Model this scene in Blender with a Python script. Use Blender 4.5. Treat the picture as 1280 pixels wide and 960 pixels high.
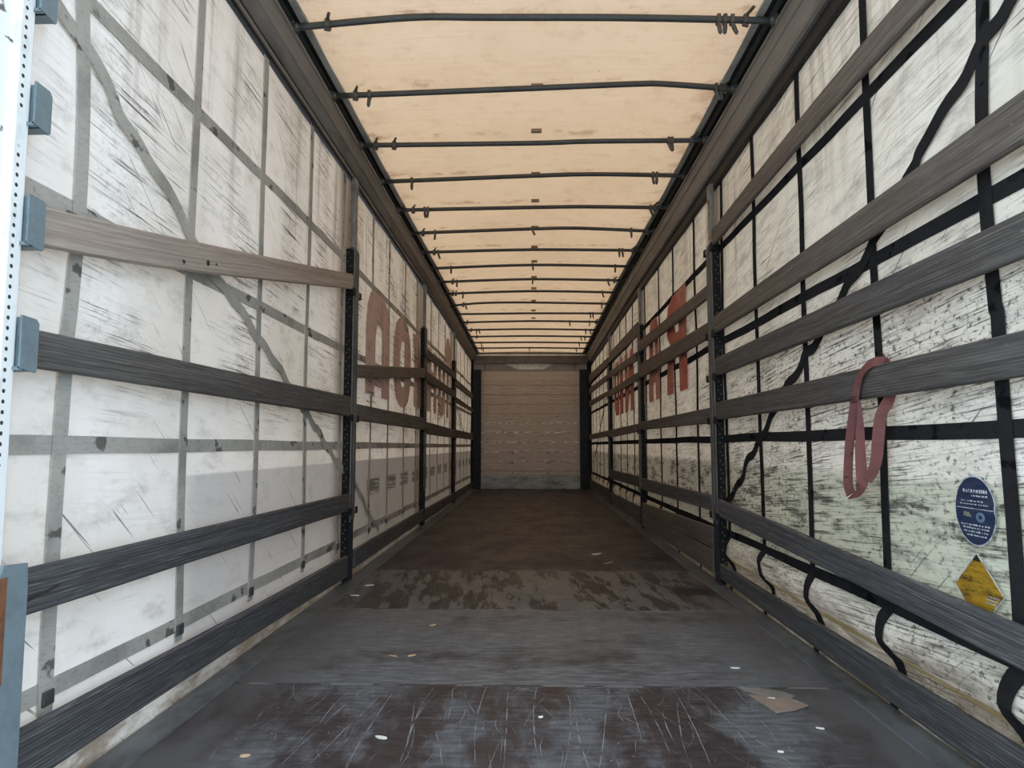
import bpy, bmesh, math, random
from mathutils import Vector, noise as mnoise

for o in list(bpy.data.objects):
    bpy.data.objects.remove(o, do_unlink=True)
SC = bpy.context.scene
COL = SC.collection
random.seed(7)

# ------------------------------------------------------------------ camera, sky, sun, exposure
cam_d = bpy.data.cameras.new('camera')
cam_d.sensor_width = 36.0
cam_d.lens = 36.0 * 887.0 / 1280.0
cam_d.clip_start = 0.05
cam = bpy.data.objects.new('camera', cam_d)
COL.objects.link(cam)
cam.location = (0.0, 0.0, 0.94)
cam.rotation_euler = (math.radians(90 + 4.961), 0.0, math.radians(1.544))
SC.camera = cam

SC.view_settings.view_transform = 'Standard'
SC.view_settings.look = 'None'
SC.view_settings.gamma = 1.0
SC.view_settings.use_curve_mapping = False
SC.view_settings.exposure = 1.1

world = bpy.data.worlds.new('overcast_sky')
SC.world = world
world.use_nodes = True
wn = world.node_tree
wn.nodes.clear()
w_out = wn.nodes.new('ShaderNodeOutputWorld')
w_bg = wn.nodes.new('ShaderNodeBackground')
w_bg.inputs['Color'].default_value = (0.69, 0.85, 1.0, 1)
w_bg.inputs['Strength'].default_value = 1.6
wn.links.new(w_bg.outputs[0], w_out.inputs[0])

sun_d = bpy.data.lights.new('sun', 'SUN')
sun_d.energy = 0.5
sun_d.angle = math.radians(25)
sun_d.color = (1.0, 0.93, 0.84)
sun = bpy.data.objects.new('sun', sun_d)
COL.objects.link(sun)
sun.location = (-6, 14, 12)
sun.rotation_euler = Vector((0.30, -0.38, -1.0)).to_track_quat('-Z', 'Y').to_euler()   # high, from the front left

SC.cycles.max_bounces = 12
SC.cycles.diffuse_bounces = 8
SC.cycles.transmission_bounces = 8
SC.cycles.sample_clamp_indirect = 8.0


# ------------------------------------------------------------------ node helpers
class NB:
    def __init__(self, name):
        self.m = bpy.data.materials.new(name)
        self.m.use_nodes = True
        self.t = self.m.node_tree
        self.t.nodes.clear()
        self.out = self.t.nodes.new('ShaderNodeOutputMaterial')

    def n(self, kind, **kw):
        nd = self.t.nodes.new(kind)
        for k, v in kw.items():
            setattr(nd, k, v)
        return nd

    def put(self, sock, v):
        if isinstance(v, bpy.types.NodeSocket):
            self.t.links.new(v, sock)
        elif v is not None:
            if sock.type == 'RGBA' and len(v) == 3:
                v = (*v, 1)
            sock.default_value = v

    def math(self, op, a, b=None, c=None, clamp=False):
        nd = self.n('ShaderNodeMath', operation=op, use_clamp=clamp)
        self.put(nd.inputs[0], a)
        if b is not None: self.put(nd.inputs[1], b)
        if c is not None: self.put(nd.inputs[2], c)
        return nd.outputs[0]

    def mul(self, a, b): return self.math('MULTIPLY', a, b)
    def add(self, a, b): return self.math('ADD', a, b)
    def sub(self, a, b): return self.math('SUBTRACT', a, b)

    def mix(self, f, a, b, mode='MIX'):
        nd = self.n('ShaderNodeMix', data_type='RGBA', blend_type=mode)
        self.put(nd.inputs[0], f)
        self.put(nd.inputs[6], a)
        self.put(nd.inputs[7], b)
        return nd.outputs[2]

    def pos(self):
        return self.n('ShaderNodeNewGeometry').outputs['Position']

    def objc(self):
        return self.n('ShaderNodeTexCoord').outputs['Object']

    def xyz(self, v):
        s = self.n('ShaderNodeSeparateXYZ')
        self.put(s.inputs[0], v)
        return s.outputs[0], s.outputs[1], s.outputs[2]

    def vec(self, x, y, z):
        s = self.n('ShaderNodeCombineXYZ')
        self.put(s.inputs[0], x); self.put(s.inputs[1], y); self.put(s.inputs[2], z)
        return s.outputs[0]

    def noise(self, v, scale=1.0, detail=4.0, rough=0.55):
        nd = self.n('ShaderNodeTexNoise')
        self.put(nd.inputs['Vector'], v)
        nd.inputs['Scale'].default_value = scale
        nd.inputs['Detail'].default_value = detail
        nd.inputs['Roughness'].default_value = rough
        return nd.outputs[0]

    def smooth(self, x, a, b):
        nd = self.n('ShaderNodeMapRange', interpolation_type='SMOOTHSTEP')
        self.put(nd.inputs[0], x)
        nd.inputs[1].default_value = a
        nd.inputs[2].default_value = b
        return nd.outputs[0]

    def bump(self, h, strength=0.3, dist=0.01):
        nd = self.n('ShaderNodeBump')
        nd.inputs['Strength'].default_value = strength
        nd.inputs['Distance'].default_value = dist
        self.put(nd.inputs['Height'], h)
        return nd.outputs[0]

    def bsdf(self, color, rough=0.6, metal=0.0, normal=None, spec=0.3):
        b = self.n('ShaderNodeBsdfPrincipled')
        self.put(b.inputs['Base Color'], color)
        self.put(b.inputs['Roughness'], rough)
        b.inputs['Metallic'].default_value = metal
        b.inputs['Specular IOR Level'].default_value = spec
        if normal is not None: self.put(b.inputs['Normal'], normal)
        self.t.links.new(b.outputs[0], self.out.inputs[0])
        return b

    def cloth(self, color, through, frac, normal=None):
        """thin sheet: scatters light back and lets daylight glow through"""
        d = self.n('ShaderNodeBsdfDiffuse')
        self.put(d.inputs[0], color)
        tr = self.n('ShaderNodeBsdfTranslucent')
        self.put(tr.inputs[0], through)
        if normal is not None:
            self.put(d.inputs['Normal'], normal)
        mx = self.n('ShaderNodeMixShader')
        mx.inputs[0].default_value = frac
        self.t.links.new(d.outputs[0], mx.inputs[1])
        self.t.links.new(tr.outputs[0], mx.inputs[2])
        self.t.links.new(mx.outputs[0], self.out.inputs[0])


MATS = {}


def painted(name, base, rough=0.5, metal=0.0, dirt=(0.05, 0.045, 0.04), amount=0.5, scale=6.0, stretch=(1, 1, 1), spec=0.3):
    b = NB(name)
    x, y, z = b.xyz(b.pos())
    v = b.vec(b.mul(x, stretch[0]), b.mul(y, stretch[1]), b.mul(z, stretch[2]))
    n1 = b.noise(v, scale, 6, 0.65)
    n2 = b.noise(v, scale * 6, 3, 0.6)
    f = b.mul(b.smooth(b.add(b.mul(n1, 0.7), b.mul(n2, 0.3)), 0.40, 0.68), amount)
    c = b.mix(f, base, dirt)
    b.bsdf(c, rough, metal, b.bump(n2, 0.15, 0.004), spec)
    MATS[name] = b.m
    return b.m


def wood(name, base, dark, light, ribs=0.0):
    """planed softwood with the grain along the board (local y)"""
    b = NB(name)
    x, y, z = b.xyz(b.objc())
    rnd = b.n('ShaderNodeObjectInfo').outputs['Random']
    att = b.n('ShaderNodeAttribute', attribute_type='OBJECT', attribute_name='grain_slope').outputs['Fac']
    zg = b.sub(z, b.mul(y, att))
    ys = b.add(y, b.mul(rnd, 37.0))
    zs = b.add(zg, b.mul(rnd, 5.0))
    warp = b.noise(b.vec(0.0, b.mul(ys, 0.9), b.mul(zs, 4.0)), 1.0, 3)
    g = b.noise(b.vec(b.mul(x, 40.0), b.mul(ys, 1.3), b.mul(b.add(zs, b.mul(warp, 0.05)), 95.0)), 1.0, 5, 0.6)
    g2 = b.noise(b.vec(b.mul(x, 60.0), b.mul(ys, 7.0), b.mul(zs, 260.0)), 1.0, 3, 0.6)
    blotch = b.noise(b.vec(x, b.mul(ys, 2.2), b.mul(zs, 9.0)), 1.0, 5, 0.65)
    c = b.mix(b.smooth(g, 0.36, 0.70), dark, base)
    c = b.mix(b.mul(b.smooth(g2, 0.50, 0.72), 0.45), c, light)
    c = b.mix(b.mul(b.smooth(blotch, 0.48, 0.74), 0.45), c, dark)
    nick = b.noise(b.vec(b.mul(x, 3.0), b.mul(ys, 26.0), b.mul(zs, 60.0)), 1.0, 2)
    c = b.mix(b.mul(b.smooth(nick, 0.70, 0.76), 0.5), c, light)
    rib = b.math('SINE', b.mul(zg, 2 * math.pi / 0.0098))
    c = b.mix(b.mul(b.smooth(rib, 0.1, 0.9), ribs), c, dark)
    tone = b.add(0.84, b.mul(rnd, 0.30))
    c = b.mix(1.0, c, b.vec(tone, tone, tone), 'MULTIPLY')
    b.bsdf(c, 0.75, 0, b.bump(b.add(b.add(g, b.mul(g2, 0.4)), b.mul(rib, ribs)), 0.35, 0.004), 0.2)
    MATS[name] = b.m
    return b.m


def curtain(name, base, side, band=True, frac=0.13):
    """PVC side curtain: white outer print, sliding scuffs, grime and the printed lower band"""
    b = NB(name)
    x, y, z = b.xyz(b.pos())
    s = 0.0 if side == 'left' else 31.0
    yy = b.add(y, s)
    base_c = base
    big = b.noise(b.vec(0.0, b.mul(yy, 0.9), b.mul(z, 1.1)), 1.0, 5, 0.6)
    c = b.mix(b.mul(b.smooth(big, 0.40, 0.68), 0.40), base_c, (0.58, 0.53, 0.45))
    smear = b.noise(b.vec(6.0, b.mul(yy, 3.4), b.mul(b.add(z, b.mul(yy, 0.05)), 9.0)), 1.0, 6, 0.72)
    c = b.mix(b.mul(b.smooth(smear, 0.48, 0.72), 0.42 if side == 'left' else 0.50), c, (0.27, 0.25, 0.225))
    # printed band near the bottom of the outer face
    if band:
        edge = b.smooth(z, 0.835, 0.822)
        if side == 'left':
            edge = b.mul(edge, b.smooth(y, 2.45, 2.75))
            c = b.mix(b.mul(edge, b.add(0.66, b.mul(b.smooth(y, 4.0, 6.0), 0.24))), c, b.mix(b.smooth(y, 4.0, 6.0), (0.43, 0.43, 0.45), (0.33, 0.32, 0.32)))
        else:
            edge = b.mul(b.smooth(z, 0.85, 0.80), b.smooth(z, 0.30, 0.40))
            c = b.mix(b.mul(edge, 0.75), c, b.mix(b.smooth(y, 3.2, 6.0), (0.49, 0.53, 0.42), (0.30, 0.285, 0.245)))
    # panels between the webbing straps: scuffs sit in the middle of each
    fr = b.math('FRACT', b.math('DIVIDE', b.sub(y, 1.89), 0.695))
    inpan = b.mul(b.smooth(fr, 0.02, 0.16), b.smooth(fr, 0.99, 0.86))
    patch = b.noise(b.vec(7.0, b.mul(yy, 1.7), b.mul(z, 2.4)), 1.0, 3, 0.5)
    patch_m = b.smooth(patch, 0.42, 0.60)
    skew = b.add(z, b.mul(yy, 0.05))
    st = b.noise(b.vec(3.0, b.mul(yy, 1.5), b.mul(skew, 75.0)), 1.0, 5, 0.66)
    st2 = b.noise(b.vec(11.0, b.mul(yy, 3.2), b.mul(b.add(z, b.mul(yy, 0.09)), 130.0)), 1.0, 4, 0.66)
    fine = b.noise(b.vec(2.0, b.mul(yy, 30.0), b.mul(z, 55.0)), 1.0, 4, 0.7)
    if side == 'left':
        hi = b.smooth(z, 0.95, 1.25)
        zone = b.mul(b.add(0.12, b.mul(hi, b.add(1.1, b.mul(b.smooth(y, 4.5, 6.0), 0.7)))), b.smooth(y, 1.55, 2.15))
        f1 = b.mul(b.smooth(st, 0.53, 0.66), b.mul(patch_m, b.mul(inpan, zone)))
        f2 = b.mul(b.smooth(st2, 0.55, 0.70), b.mul(b.smooth(patch, 0.38, 0.56), b.mul(inpan, zone)))
        f3 = b.mul(b.smooth(fine, 0.50, 0.66), b.mul(b.smooth(patch, 0.46, 0.62), b.mul(inpan, zone)))
        zl = b.mul(b.mul(b.smooth(z, 0.53, 0.57), b.smooth(z, 0.69, 0.66)), b.mul(b.smooth(y, 5.2, 5.6), b.smooth(fr, 0.22, 0.40)))
        f4 = b.mul(b.smooth(st, 0.40, 0.52), b.mul(zl, inpan))
        scuff = b.add(b.add(b.mul(f1, 0.8), b.mul(f4, 0.75)), b.add(b.mul(f2, 0.6), b.mul(f3, 0.22)))
    else:
        low = b.mul(b.smooth(z, 1.75, 1.30), b.smooth(y, 9.0, 3.0))
        f1 = b.mul(b.smooth(st, 0.555, 0.66), b.mul(patch_m, inpan))
        f2 = b.mul(b.smooth(st2, 0.49, 0.64), b.mul(b.add(0.38, b.mul(low, 0.75)), b.smooth(patch, 0.30, 0.56)))
        f3 = b.mul(b.smooth(fine, 0.52, 0.66), b.mul(low, b.smooth(big, 0.36, 0.55)))
        zz = b.mul(b.smooth(z, 0.50, 0.62), b.smooth(z, 0.86, 0.76))
        sm = b.noise(b.vec(5.0, b.mul(yy, 3.0), b.mul(z, 16.0)), 1.0, 5, 0.7)
        f4 = b.mul(b.smooth(sm, 0.47, 0.64), b.mul(b.add(0.22, b.mul(zz, 0.9)), 0.85))
        scuff = b.add(b.mul(f1, 0.8), b.add(b.mul(f2, 0.75), b.add(b.mul(f3, 0.8), b.mul(f4, 0.8))))
    scuff = b.math('MINIMUM', scuff, 0.9)
    c = b.mix(scuff, c, (0.035, 0.033, 0.032))
    # diagonal knife-like scratches
    u = b.add(b.mul(yy, 0.62), b.mul(z, 0.78))
    v = b.sub(b.mul(yy, 0.78), b.mul(z, 0.62))
    ds = b.noise(b.vec(9.0, b.mul(v, 1.3), b.mul(u, 70.0)), 1.0, 2, 0.5)
    dm = b.noise(b.vec(1.0, b.mul(v, 2.4), b.mul(u, 2.4)), 1.0, 2)
    c = b.mix(b.mul(b.mul(b.smooth(ds, 0.655, 0.69), b.smooth(dm, 0.48, 0.57)), 0.7), c, (0.06, 0.055, 0.05))
    # runs of grime from the curtain rail
    run = b.noise(b.vec(4.0, b.mul(yy, 9.0), b.mul(z, 0.55)), 1.0, 4, 0.6)
    rf = b.mul(b.smooth(run, 0.50, 0.72), b.smooth(z, 1.6, 2.6))
    c = b.mix(b.mul(rf, 0.55), c, (0.22, 0.19, 0.15))
    # dirt where the curtain lies against the sliding posts
    dirt = None
    for py in (4.86, 8.12, 11.36):
        d = b.math('ABSOLUTE', b.sub(y, py + (-0.06 if side == 'left' else 0.0)))
        g = b.smooth(b.add(d, b.mul(b.sub(run, 0.5), 0.12)), 0.30, 0.12)
        dirt = g if dirt is None else b.math('MAXIMUM', dirt, g)
    c = b.mix(b.mul(dirt, 0.62), c, (0.16, 0.115, 0.08))
    # foot of the curtain
    if side == 'right':
        roll = b.noise(b.vec(8.0, b.mul(yy, 1.8), b.mul(z, 14.0)), 1.0, 6, 0.7)
        rz = b.smooth(z, 0.36, 0.33)
        c = b.mix(b.mul(rz, b.mul(b.smooth(roll, 0.38, 0.66), 0.8)), c, (0.19, 0.165, 0.13))
        c = b.mix(b.mul(rz, b.mul(b.smooth(y, 3.2, 6.0), 0.6)), c, (0.22, 0.17, 0.115))
        hem = b.mul(b.smooth(z, 0.215, 0.205), b.smooth(z, 0.175, 0.185))
        c = b.mix(b.mul(hem, 0.75), c, (0.30, 0.235, 0.10))
    low_f = b.mul(b.smooth(z, 0.24, 0.06), b.smooth(b.noise(b.vec(0.0, b.mul(yy, 3.0), b.mul(z, 9.0)), 1.0, 5, 0.7), 0.38, 0.62))
    c = b.mix(b.mul(low_f, 0.75), c, (0.20, 0.16, 0.10))
    thr = b.mix(1.0, c, (1.0, 0.71, 0.50), 'MULTIPLY')
    wr = b.noise(b.vec(0.0, b.mul(yy, 2.5), b.mul(z, 1.6)), 1.0, 4, 0.6)
    b.cloth(c, thr, frac, b.bump(b.add(wr, b.mul(fine, 0.05)), 0.35, 0.03))
    MATS[name] = b.m
    return b.m


def webbing(name, base, dark, frac):
    b = NB(name)
    x, y, z = b.xyz(b.pos())
    n1 = b.noise(b.vec(x, b.mul(y, 3.0), b.mul(z, 3.5)), 1.0, 5, 0.65)
    n2 = b.noise(b.vec(x, b.mul(y, 40.0), b.mul(z, 160.0)), 1.0, 3, 0.6)
    n3 = b.noise(b.vec(x, b.mul(y, 5.0), b.mul(z, 7.0)), 1.7, 3, 0.5)
    c = b.mix(b.mul(b.smooth(n1, 0.42, 0.70), 0.55), base, dark)
    c = b.mix(b.mul(b.smooth(n2, 0.50, 0.70), 0.35), c, dark)
    c = b.mix(b.mul(b.smooth(n3, 0.61, 0.66), 0.75), c, tuple(q * 0.3 for q in dark))
    b.cloth(c, c, frac)
    MATS[name] = b.m
    return b.m


# ------------------------------------------------------------------ materials
curtain('curtain_left', (0.88, 0.88, 0.88), 'left')
curtain('curtain_right', (0.83, 0.82, 0.765), 'right')
curtain('print_left', (0.70, 0.515, 0.48), 'left', False)
curtain('print_right', (0.60, 0.205, 0.16), 'right', False)
webbing('webbing_grey', (0.48, 0.455, 0.41), (0.20, 0.185, 0.165), 0.12)
webbing('webbing_black', (0.028, 0.027, 0.028), (0.012, 0.012, 0.013), 0.02)
webbing('webbing_red', (0.185, 0.075, 0.071), (0.085, 0.05, 0.045), 0.05)

wood('wood_tan', (0.38, 0.315, 0.27), (0.25, 0.20, 0.165), (0.43, 0.38, 0.34))
wood('wood_grey', (0.140, 0.128, 0.119), (0.072, 0.065, 0.061), (0.27, 0.25, 0.23), 0.35)
wood('wood_slate', (0.108, 0.106, 0.108), (0.052, 0.051, 0.054), (0.27, 0.26, 0.26), 0.3)
wood('wood_brown', (0.165, 0.142, 0.122), (0.090, 0.075, 0.064), (0.27, 0.24, 0.21), 0.2)

painted('aluminium_brown', (0.25, 0.235, 0.22), 0.5, 0.15, (0.11, 0.10, 0.092), 0.8, 1.6, (1, 0.4, 3))
painted('aluminium_lip', (0.30, 0.28, 0.26), 0.5, 0.3, (0.14, 0.12, 0.10), 0.6, 2.0, (1, 0.6, 4))
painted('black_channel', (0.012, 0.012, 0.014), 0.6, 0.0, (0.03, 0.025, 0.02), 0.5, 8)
painted('tarp_hem', (0.42, 0.42, 0.40), 0.7, 0.0, (0.10, 0.09, 0.08), 0.5, 6)
painted('steel_bow', (0.085, 0.090, 0.088), 0.5, 0.35, (0.05, 0.042, 0.035), 0.6, 5)
painted('steel_clip', (0.12, 0.115, 0.105), 0.5, 0.35, (0.05, 0.04, 0.03), 0.7, 20)
painted('galvanised', (0.24, 0.24, 0.225), 0.5, 0.4, (0.10, 0.08, 0.06), 0.7, 9)
painted('post_grey', (0.125, 0.115, 0.105), 0.5, 0.3, (0.03, 0.027, 0.025), 0.7, 9, (1, 1, 0.4))
painted('post_black', (0.014, 0.014, 0.015), 0.7, 0.0, (0.04, 0.036, 0.032), 0.35, 14, (1, 1, 1), 0.15)
painted('post_navy', (0.014, 0.018, 0.028), 0.6, 0.0, (0.06, 0.06, 0.06), 0.35, 16, (1, 1, 1), 0.2)
painted('pocket_blue', (0.185, 0.235, 0.255), 0.55, 0.1, (0.09, 0.11, 0.12), 0.4, 9)
painted('white_paint', (0.84, 0.84, 0.82), 0.5, 0.0, (0.25, 0.19, 0.14), 0.0, 6)
painted('edge_steel', (0.17, 0.185, 0.20), 0.36, 0.4, (0.045, 0.045, 0.047), 0.9, 4, (1, 0.5, 1))
painted('kick_paint', (0.44, 0.47, 0.48), 0.55, 0.1, (0.08, 0.075, 0.07), 0.8, 3, (1, 1, 4))
painted('panel_grey', (0.34, 0.31, 0.29), 0.55, 0.0, (0.2, 0.18, 0.17), 0.6, 4)
painted('beam_paint', (0.16, 0.15, 0.14), 0.55, 0.1, (0.06, 0.05, 0.045), 0.7, 3)
painted('pale_sheet', (0.82, 0.83, 0.83), 0.5, 0.0, (0.2, 0.18, 0.16), 0.5, 3)
painted('dark_hole', (0.01, 0.01, 0.01), 0.8)
painted('rust', (0.20, 0.085, 0.04), 0.8, 0.0, (0.09, 0.04, 0.025), 0.8, 20)
painted('paper', (0.75, 0.72, 0.66), 0.8, 0.0, (0.5, 0.45, 0.38), 0.5, 30)
painted('chip_tan', (0.60, 0.42, 0.26), 0.8, 0.0, (0.4, 0.26, 0.15), 0.6, 30)
painted('chip_yellow', (0.55, 0.46, 0.20), 0.8, 0.0, (0.4, 0.30, 0.12), 0.6, 30)
painted('cardboard', (0.27, 0.205, 0.165), 0.85, 0.0, (0.14, 0.10, 0.08), 0.6, 9)
painted('cardboard_grey', (0.22, 0.20, 0.18), 0.85, 0.0, (0.12, 0.11, 0.10), 0.6, 9)
painted('sticker_blue', (0.014, 0.026, 0.065), 0.4, 0.0, (0.08, 0.09, 0.12), 0.45, 22, (1, 0.6, 4))
painted('sticker_white', (0.55, 0.58, 0.60), 0.5, 0.0, (0.09, 0.10, 0.14), 0.95, 40)
painted('sticker_gold', (0.42, 0.24, 0.02), 0.4, 0.0, (0.03, 0.022, 0.012), 1.0, 5, (1, 1.5, 9))
painted('sticker_black', (0.015, 0.014, 0.012), 0.5)
painted('sticker_tan', (0.28, 0.28, 0.20), 0.5)
painted('sticker_sky', (0.16, 0.27, 0.36), 0.5)
painted('knot_dark', (0.03, 0.024, 0.02), 0.8)
painted('loop_cloth', (0.30, 0.22, 0.15), 0.8, 0.0, (0.16, 0.11, 0.07), 0.6, 30)
painted('asphalt', (0.42, 0.415, 0.40), 0.9, 0.0, (0.30, 0.30, 0.29), 0.6, 2)


def make_white_frame():
    b = NB('white_frame')
    x, y, z = b.xyz(b.pos())
    a = b.noise(b.vec(b.mul(x, 8.0), b.mul(y, 12.0), b.mul(z, 26.0)), 1.0, 4, 0.6)
    v = b.noise(b.vec(b.mul(x, 30.0), b.mul(y, 55.0), b.mul(z, 1.8)), 1.0, 3, 0.5)
    c = b.mix(b.smooth(a, 0.63, 0.67), (0.86, 0.86, 0.84), (0.14, 0.12, 0.11))
    c = b.mix(b.mul(b.smooth(v, 0.64, 0.72), 0.5), c, (0.30, 0.25, 0.22))
    b.bsdf(c, 0.5, 0, None, 0.3)
    MATS['white_frame'] = b.m


make_white_frame()


def make_dots(name, base, dot, pitch, radius, axis_v, v0, second=None):
    """row of holes down a metal strip"""
    b = NB(name)
    x, y, z = b.xyz(b.pos())
    v = b.math('ABSOLUTE', x) if axis_v == 'x' else y
    f = None
    rows = [(v0, 0.0)] + ([second] if second else [])
    for vv, ph in rows:
        fz = b.mul(b.sub(b.math('FRACT', b.add(b.math('DIVIDE', z, pitch), ph)), 0.5), pitch)
        dv = b.sub(v, vv)
        r = b.math('SQRT', b.add(b.mul(fz, fz), b.mul(dv, dv)))
        k = b.smooth(r, radius, radius * 0.75)
        f = k if f is None else b.math('MAXIMUM', f, k)
    gate = b.smooth(b.noise(b.vec(0.0, b.mul(y, 3.0), b.mul(z, 5.0)), 1.0, 2), 0.36, 0.42)
    n = b.noise(b.vec(b.mul(x, 30.0), b.mul(y, 30.0), b.mul(z, 12.0)), 1.0, 4, 0.65)
    c = b.mix(b.mul(b.smooth(n, 0.5, 0.7), 0.4), base, tuple(q * 0.6 + 0.02 for q in base))
    c = b.mix(b.mul(f, gate), c, dot)
    b.bsdf(c, 0.75, 0.0, None, 0.12)
    MATS[name] = b.m


make_dots('perforated_rail', (0.013, 0.0125, 0.012), (0.10, 0.098, 0.095), 0.058, 0.006, 'x', 1.244, (1.260, 0.4))
make_dots('riveted_strip', (0.78, 0.78, 0.76), (0.05, 0.045, 0.04), 0.0245, 0.0058, 'y', 1.602)


def make_ceiling_mat():
    b = NB('roof_tarpaulin')
    x, y, z = b.xyz(b.pos())
    big = b.noise(b.vec(b.mul(x, 1.4), b.mul(y, 1.0), 0.0), 1.0, 5, 0.6)
    c = b.mix(b.mul(b.smooth(big, 0.40, 0.70), 0.35), (0.86, 0.83, 0.78), (0.72, 0.66, 0.585))
    # creases across the roof and rub marks next to the bows
    st = b.noise(b.vec(b.mul(x, 1.6), b.mul(y, 26.0), 0.0), 1.0, 4, 0.6)
    c = b.mix(b.mul(b.smooth(st, 0.52, 0.74), 0.10), c, (0.42, 0.33, 0.25))
    mot = b.noise(b.vec(b.mul(x, 7.0), b.mul(y, 7.0), 1.0), 1.0, 5, 0.7)
    c = b.mix(b.mul(b.smooth(mot, 0.48, 0.70), 0.25), c, (0.56, 0.47, 0.38))
    fr = b.math('FRACT', b.math('DIVIDE', b.sub(y, 3.32), 0.682))
    near = b.math('MAXIMUM', b.smooth(fr, 0.12, 0.0), b.smooth(fr, 0.88, 1.0))
    spot = b.smooth(b.noise(b.vec(b.mul(x, 4.0), b.mul(y, 4.0), 3.0), 1.0, 4, 0.7), 0.50, 0.68)
    c = b.mix(b.mul(b.mul(near, spot), 0.55), c, (0.36, 0.22, 0.13))
    ax = b.math('ABSOLUTE', x)
    c = b.mix(b.mul(b.mul(b.smooth(ax, 0.85, 1.12), spot), 0.45), c, (0.38, 0.22, 0.14))
    sp = b.noise(b.vec(b.mul(x, 22.0), b.mul(y, 22.0), 0.0), 1.0, 2, 0.5)
    c = b.mix(b.mul(b.smooth(sp, 0.74, 0.80), 0.6), c, (0.20, 0.16, 0.12))
    thr = b.mix(1.0, c, (1.0, 0.62, 0.36), 'MULTIPLY')
    b.cloth(c, thr, 0.23, b.bump(b.add(st, big), 0.18, 0.03))
    MATS['roof_tarpaulin'] = b.m


make_ceiling_mat()


def make_floor_mat():
    b = NB('phenolic_floor')
    x, y, z = b.xyz(b.pos())
    big = b.noise(b.vec(b.mul(x, 1.3), b.mul(y, 0.8), 0.0), 1.0, 5, 0.6)
    fine = b.noise(b.vec(b.mul(x, 9.0), b.mul(y, 40.0), 0.0), 1.0, 4, 0.65)
    c = b.mix(b.smooth(fine, 0.35, 0.68), (0.030, 0.0205, 0.0215), (0.050, 0.0385, 0.0405))
    c = b.mix(b.mul(b.smooth(big, 0.45, 0.7), 0.45), c, (0.058, 0.050, 0.051))
    # dusty grey panel in the middle distance
    dust_panel = b.mul(b.smooth(y, 2.775, 2.80), b.smooth(y, 4.055, 4.035))
    dn = b.noise(b.vec(b.mul(x, 1.6), b.mul(y, 2.4), 4.0), 1.0, 5, 0.65)
    grey = b.mix(b.smooth(fine, 0.34, 0.70), (0.092, 0.093, 0.098), (0.170, 0.172, 0.182))
    c = b.mix(b.mul(dust_panel, b.smooth(dn, 0.28, 0.52)), c, grey)
    # worn panel behind it: dust between dark scraped tracks
    worn = b.mul(b.smooth(y, 4.03, 4.05), b.smooth(y, 5.30, 5.24))
    wn_ = b.noise(b.vec(b.mul(b.add(x, b.mul(y, 0.08)), 6.0), b.mul(y, 1.0), 0.0), 1.0, 9, 0.74)
    c = b.mix(b.mul(worn, b.smooth(wn_, 0.48, 0.505)), c, (0.128, 0.116, 0.110))
    c = b.mix(b.mul(worn, b.smooth(wn_, 0.475, 0.44)), c, (0.032, 0.027, 0.025))
    # nearest panel: patches of grey dust over dark film
    near = b.smooth(y, 2.80, 2.775)
    pn = b.noise(b.vec(b.mul(x, 3.2), b.mul(y, 1.3), 9.0), 1.0, 9, 0.72)
    c = b.mix(b.mul(near, b.smooth(pn, 0.44, 0.60)), c, b.mix(b.smooth(fine, 0.34, 0.66), (0.075, 0.076, 0.082), (0.135, 0.137, 0.146)))
    # sides scuffed to grey
    ax = b.math('ABSOLUTE', x)
    c = b.mix(b.mul(b.mul(b.smooth(ax, 0.75, 1.15), b.smooth(y, 6.0, 3.0)), b.smooth(pn, 0.30, 0.55)), c, (0.088, 0.084, 0.085))
    # short scratches across
    l4 = b.smooth(b.noise(b.vec(b.mul(x, 5.0), b.mul(y, 90.0), 3.0), 1.0, 3, 0.6), 0.66, 0.72)
    c = b.mix(b.mul(l4, 0.35), c, (0.16, 0.155, 0.155))
    fleck = b.noise(b.vec(b.mul(x, 55.0), b.mul(y, 90.0), 2.0), 1.0, 1, 0.4)
    c = b.mix(b.mul(b.smooth(fleck, 0.775, 0.80), 0.7), c, (0.42, 0.40, 0.37))
    # black oily stains by the right side
    def blob(cx, cy, rx, ry):
        dx = b.math('DIVIDE', b.sub(x, cx), rx)
        dy = b.math('DIVIDE', b.sub(y, cy), ry)
        r = b.math('SQRT', b.add(b.mul(dx, dx), b.mul(dy, dy)))
        return b.smooth(b.add(r, b.mul(b.sub(fine, 0.5), 0.9)), 1.1, 0.55)
    oil = b.math('MAXIMUM', blob(1.0, 5.85, 0.34, 0.16), blob(1.0, 4.56, 0.16, 0.16))
    c = b.mix(b.mul(oil, 0.9), c, (0.010, 0.009, 0.009))
    # joints between the floor panels
    joint = None
    for k in range(11):
        jy = (2.789, 4.045, 5.290)[k] if k < 3 else 5.29 + 1.25 * (k - 2)
        d = b.smooth(b.math('ABSOLUTE', b.sub(y, jy)), 0.011, 0.004)
        joint = d if joint is None else b.math('MAXIMUM', joint, d)
    jn = b.noise(b.vec(b.mul(x, 6.0), b.mul(y, 3.0), 0.0), 1.0, 3)
    jc = b.mix(b.smooth(jn, 0.46, 0.54), (0.025, 0.022, 0.022), (0.22, 0.215, 0.21))
    c = b.mix(b.mul(joint, 0.7), c, jc)
    rough = b.add(0.48, b.mul(b.smooth(pn, 0.4, 0.65), 0.2))
    b.bsdf(c, rough, 0, b.bump(b.add(fine, b.mul(joint, -1.0)), 0.12, 0.004), 0.35)
    MATS['phenolic_floor'] = b.m


make_floor_mat()


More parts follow.
